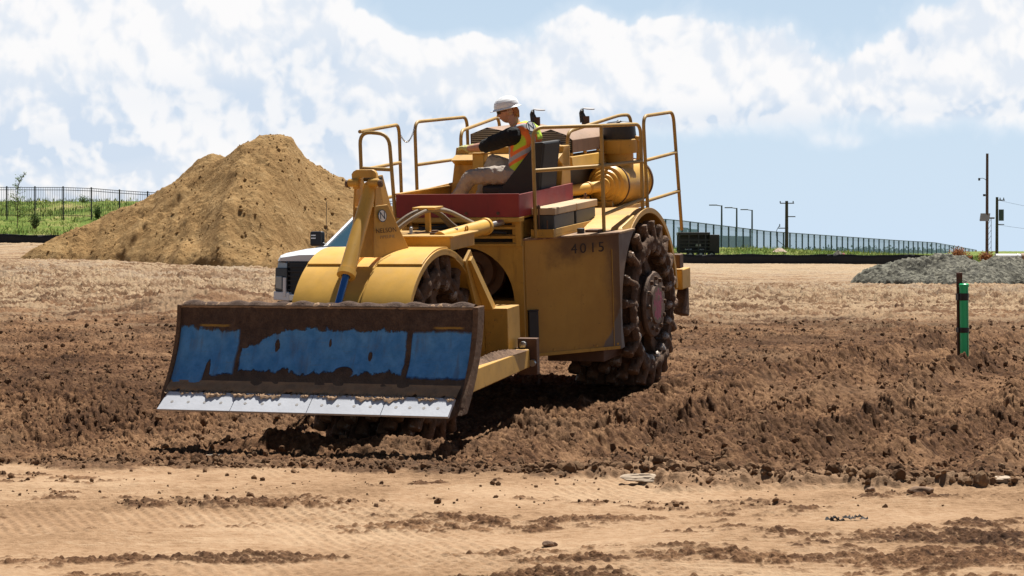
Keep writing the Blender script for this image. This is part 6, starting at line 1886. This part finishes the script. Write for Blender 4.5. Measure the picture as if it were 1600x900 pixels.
# ------------------------------------------------------------------ dark rack trailer by the right bank
def trailer():
    Z = 186; s_ = F / Z; xa, xb = at(1058, Z), at(1122.5, Z); zg = 1.75 - (403 - 388) / s_
    r = empty('rack_trailer', 'dark steel rack trailer parked behind the right silt fence, beside the compactor rear wheel', 'trailer', ((xa + xb) / 2, Z, zg))
    L = (xb - xa) / 2; dk_ = M['black']; top_ = (388 - 363) / s_ + 1.75 - zg
    MB().box((-L, -.9, top_ - .22), (L * .55, .9, top_)).build('roof_beam', dk_, r, bevel=.02)
    MB().box((L * .52, -.95, .35), (L, .95, top_ - .18)).build('end_box', simple('trailer_box', (.022, .016, .018), .6, var=.3), r, bevel=.03)
    MB().box((-L, .3, .4), (L * .52, .38, top_ - .2)).build('back_panel', dk_, r)
    for z_ in (.52, .80, 1.06, 1.32): MB().box((-L, -.92, z_), (L * .52, -.82, z_ + .10)).build('slat', dk_, r)
    for x_ in (-L + .05, -L * .5, -.05, L * .3): MB().box((x_, -.94, .2), (x_ + .09, -.84, top_ - .2)).build('upright', dk_, r)
    MB().box((-L, -.9, .38), (L * .5, .9, .46)).build('deck', dk_, r)
    for x_, w_, z_ in ((-L * .62, .5, .50), (-.15, .36, .86), (.15, .3, .5)): MB().box((x_, -.5, z_), (x_ + w_, .2, z_ + .2)).build('load', M['emb_white'], r, bevel=.03)
    for x_ in (-L * .4, L * .1, L * .62): 
        w_ = MB().lathe([(0, .15), (0, .25), (.04, .29), (.2, .29), (.24, .25), (.24, .1)], (x_, -.95, .26), (0, 1, 0), n=24).build('wheel', M['rubber'], r)
        MB().lathe([(-.01, 0), (-.01, .12), (.03, .15)], (x_, -.95, .26), (0, 1, 0), n=18, caps=False).build('rim', M['steel'], w_)
trailer()
def shed(px0, px1, ytop, Z, col, label, nm='storage_building', cat='building', depth=3):
    s_ = F / Z; xa, xb = at(px0, Z), at(px1, Z); zg = float(base_h((xa + xb) / 2, Z)) - .6; zt_2 = 1.75 + (388 - ytop) / s_
    r = empty(nm, label, cat, ((xa + xb) / 2, Z, zg)); w_ = (xb - xa) / 2; mt = simple('wall_' + str(px0), col, .7, var=.12, scale=.8)
    MB().box((-w_, 0, 0), (w_, depth, zt_2 - zg - .12)).build('wall', mt, r)
    MB().hexa([(-w_ - .15, -.15, zt_2 - zg - .12), (w_ + .15, -.15, zt_2 - zg - .22), (w_ + .15, depth + .1, zt_2 - zg - .22), (-w_ - .15, depth + .1, zt_2 - zg - .12), (-w_ - .15, -.15, zt_2 - zg), (w_ + .15, -.15, zt_2 - zg - .1), (w_ + .15, depth + .1, zt_2 - zg - .1), (-w_ - .15, depth + .1, zt_2 - zg)]).build('roof', mt, r)
    k = -w_ + .5
    while k < w_ - .5:
        MB().box((k, -.03, .9), (k + .5, -.002, 1.6)).build('window', M['glass_dark'], r); k += 1.6
shed(1120, 1173, 368, 268, (.13, .135, .14), 'long low dark grey building behind the mesh fence next to the street lamps')
shed(1062, 1074, 355, 330, (.12, .19, .20), 'small teal box roof seen through the mesh fence beside the compactor rail')
shed(1077, 1090, 357.5, 332, (.12, .19, .20), 'teal flat box seen through the mesh fence above the dark trailer')

# ------------------------------------------------------------------ large pipe at the right edge
pz = 150; px0_ = at(1560, pz)
PI_ = empty('drain_pipe', 'large pale steel pipe with a brown ring lying beyond the gravel heap', 'pipe', (px0_, pz, 1.75 - (404 - 388) * pz / F))
MB().lathe([(0, .26), (0, .30), (1.35, .30), (1.36, .33), (1.42, .33), (1.43, .30), (7, .30), (7, .26)], (-.2, 0, 0), (1, .1, 0), n=28).build('pipe_barrel', simple('pipe_grey', (.42, .42, .41), .5, var=.25, scale=2), PI_)
MB().lathe([(0, .31), (0, .335), (.5, .335), (.5, .31)], (1.4, .16, 0), (1, .1, 0), n=28).build('pipe_collar', simple('pipe_brown', (.25, .15, .08), .7, var=.3), PI_)

# ------------------------------------------------------------------ foliage
def leafmat(name, c1, c2):
    m, t, b = mat_new(name); r_i = t.new('ShaderNodeNewGeometry').outputs['Random Per Island']
    t.put(b.inputs['Base Color'], t.mix(r_i, c1, c2)); b.inputs['Roughness'].default_value = .7
    b.inputs['Specular IOR Level'].default_value = .2
    tl = t.new('ShaderNodeBsdfTranslucent'); t.put(tl.inputs[0], t.mix(r_i, c1, c2)); mx_ = t.new('ShaderNodeMixShader'); mx_.inputs[0].default_value = .3
    t.l.new(b.outputs[0], mx_.inputs[1]); t.l.new(tl.outputs[0], mx_.inputs[2]); t.l.new(mx_.outputs[0], [n_ for n_ in t.n if n_.type == 'OUTPUT_MATERIAL'][0].inputs[0])
    return m
def leaves(name, pts, size, mat, parent, aspect=.5, blade=False):
    """pts: Nx3 centres; each a small folded leaf"""
    P = np.asarray(pts); n = len(P); rs_ = np.random.RandomState(len(P))
    d = rs_.normal(size=(n, 3)); d[:, 2] = np.abs(d[:, 2]) * (3 if blade else .6) + (.8 if blade else 0); d /= np.linalg.norm(d, axis=1)[:, None]
    e = np.cross(d, rs_.normal(size=(n, 3))); e /= np.linalg.norm(e, axis=1)[:, None]
    L = size * rs_.uniform(.6, 1.3, n)[:, None]; W = L * aspect
    V = np.stack([P, P + d * L * .5 + e * W * .5, P + d * L, P + d * L * .5 - e * W * .5], 1).reshape(-1, 3)
    Fq = np.arange(4 * n).reshape(-1, 4)
    return np_mesh(name, V, Fq, mat, smooth=False, parent=parent)
lm = leafmat('young_leaves', (.06, .12, .02), (.17, .27, .06)); lm2 = leafmat('shrub_leaves', (.035, .075, .02), (.11, .17, .05)); lm3 = leafmat('dry_shrub_leaves', (.22, .085, .03), (.42, .20, .09))
lm4 = leafmat('grass_blades', (.075, .14, .02), (.30, .32, .10))
def sapling(px, ybase, ytop, Z, label):
    x_ = at(px, Z); g = 1.75 - (ybase - 388) * Z / F; H = (ybase - ytop) * Z / F
    r = empty('sapling', label, 'young tree', (x_, Z, g)); rs_ = random.Random(4)
    tr_ = MB().tube(smooth_path([(0, 0, 0), (.03, 0, H * .35), (.0, 0, H * .62), (.15, 0, H * .85), (.42, 0, H)]), .022, 6)
    pts = []
    for k in range(26):
        f_ = .16 + .80 * k / 26; z_ = H * f_; cxs = .15 * max(0, f_ - .6) * 2.2 + (.27 if f_ > .85 else 0) * (f_ - .85) * 6
        L = (.75 * (1 - f_) + .18) * rs_.uniform(.6, 1.1); an = rs_.uniform(0, 2 * pi); up_ = rs_.uniform(.25, .8)
        e_ = Vector((cxs + cos(an) * L, sin(an) * L, z_ + L * up_)); tr_.tube([(cxs * .8, 0, z_), e_], [.012, .004], 5)
        for j in range(34 if f_ < .55 else 12): 
            t_ = rs_.random() ** .7; q = Vector((cxs * .8, 0, z_)).lerp(e_, t_); pts.append((q.x + rs_.gauss(0, .07), q.y + rs_.gauss(0, .07), q.z + rs_.gauss(0, .07)))
    for k in range(40): t_ = rs_.random(); pts.append((.15 + .27 * t_ + rs_.gauss(0, .05), rs_.gauss(0, .05), H * (.84 + .17 * t_)))
    tr_.build('trunk', pole_wood, r); leaves('crown', pts, .095, lm, r)
sapling(27, 357, 271, 126, 'slender young leafy tree in front of the picket fence at the left edge')
def shrub(name, px, ybase, ytop, wpx, Z, mat, label, n=700, cat='shrub', sz=.09):
    x_ = at(px, Z); g = 1.75 - (ybase - 388) * Z / F; H = (ybase - ytop) * Z / F; W = wpx * Z / F / 2
    r = empty(name, label, cat, (x_, Z, g)); rs_ = np.random.RandomState(int(px) + 1)
    pts = []; st_ = MB()
    for k in range(14):
        an = rs_.uniform(0, 2 * pi); rad = rs_.uniform(0, W * .8); tip = np.array([cos(an) * rad, sin(an) * rad * .7, H * rs_.uniform(.5, 1.0) * (1 - .4 * rad / W)])
        st_.tube([(tip[0] * .2, tip[1] * .2, 0), tuple(tip * np.array([.7, .7, .55])), tuple(tip)], [.015, .01, .004], 5)
        m_2 = n // 14
        for j in range(m_2):
            t_ = rs_.uniform(.15, 1.05); pts.append(tip * np.array([t_ ** .7, t_ ** .7, t_]) + rs_.normal(size=3) * W * .16)
    st_.build('stem', pole_wood, r); leaves('crown', pts, sz, mat, r)
shrub('shrub', 54, 357, 331, 26, 125, lm2, 'dark bushy shrub at the foot of the left bank, right of the young tree')
shrub('shrub', 153, 342, 320, 16, 144, lm2, 'dark conical evergreen shrub against the picket fence beside the sand heap', 900)
shrub('shrub', 132, 316, 307, 30, 165, lm, 'pale green bush on the horizon behind the picket fence', 400)
shrub('dry_shrub', 1497, 406, 391, 46, 112, lm3, 'rust brown dry brush on the gravel heap, left of the tallest pole', 1500, 'dry brush')
shrub('dry_shrub', 1540, 408, 394, 34, 113, lm3, 'rust brown dry brush right below the tallest pole', 900, 'dry brush')
# weeds and long grass along both banks: uncountable
gp = []
rs_ = np.random.RandomState(3)
for (n, xa, xb, ya, yb_) in ((9000, -60, 12, 133, 178), (6000, 8, 60, 181, 214), (3500, -60, 10, 128.5, 136), (2500, 10, 40, 176, 183)):
    x_ = rs_.uniform(xa, xb, n); y_ = rs_.uniform(ya, yb_, n); cl = fbm2(x_ * .25, y_ * .12, 3) > -.25
    x_, y_ = x_[cl], y_[cl]; hh_, _, gr_, _ = surface(x_, y_)
    k = gr_ > .3
    for a_, c_, h_ in zip(x_[k], y_[k], hh_[k]):
        for j in range(3): gp.append((a_ + rs_.normal() * .12, c_ + rs_.normal() * .12, h_ - .02))
tag(leaves('long_grass', gp, .30, lm4, None, .16, True), 'long green grass and weeds growing on the banks', 'grass', kind='stuff')
# far line of bushes on the right horizon
fp = []
for k in range(2600):
    px = rs_.choice([rs_.uniform(1278, 1330), rs_.uniform(1335, 1372), rs_.uniform(1380, 1480), rs_.uniform(1225, 1300)]); Z = 560
    fp.append((at(px, Z), Z + rs_.normal() * 3, 1.75 - (397 - 388) * Z / F + abs(rs_.normal()) * .55))
tag(leaves('distant_bushes', fp, .7, leafmat('far_bush', (.03, .05, .035), (.07, .10, .06)), None, .7), 'dark line of far bushes behind the mesh fence', 'bushes', kind='stuff')
# small heaps by the right fence
def small_heap(px, ytop, ybase, wpx, Z, mat, label, seed, name='soil_heap', cat='soil heap'):
    x_ = at(px, Z); s_ = F / Z; H = (ybase - ytop) / s_; W = wpx / s_ / 2; N = 40
    g = np.linspace(-1, 1, N); X, Y = np.meshgrid(g, g); r_ = np.sqrt(X ** 2 + Y ** 2)
    h = np.clip(1 - r_, -.1, 1) ** 1.0 if False else np.maximum(1 - r_ ** 1.3, -.12)
    h = h * H + .12 * H * fbm2(X.ravel() * 3 + seed, Y.ravel() * 3, 4).reshape(N, N)
    V = np.stack([X.ravel() * W, Y.ravel() * W, h.ravel()], 1); i = np.arange(N - 1)[:, None]; j = np.arange(N - 1)[None, :]
    Fq = np.stack([i * N + j, i * N + j + 1, (i + 1) * N + j + 1, (i + 1) * N + j], -1).reshape(-1, 4)
    o = np_mesh(name, V, Fq, mat); o.location = (x_, Z, 1.75 - (ybase - 388) / s_); return tag(o, label, cat)
small_heap(1309, 391, 404, 26, 182, gvm, 'small grey gravel heap on the grass behind the right silt fence', 1, 'gravel_heap', 'gravel heap')
small_heap(1318, 395, 404, 12, 180.5, simple('pink_soil', (.45, .17, .15), .9, var=.3, scale=3), 'small pinkish heap touching the grey gravel heap', 2)
small_heap(1218, 387, 393, 22, 196, clodm if False else stone, 'low tan soil heap in the grass below the middle utility pole', 3)
bpy.context.view_layer.update()
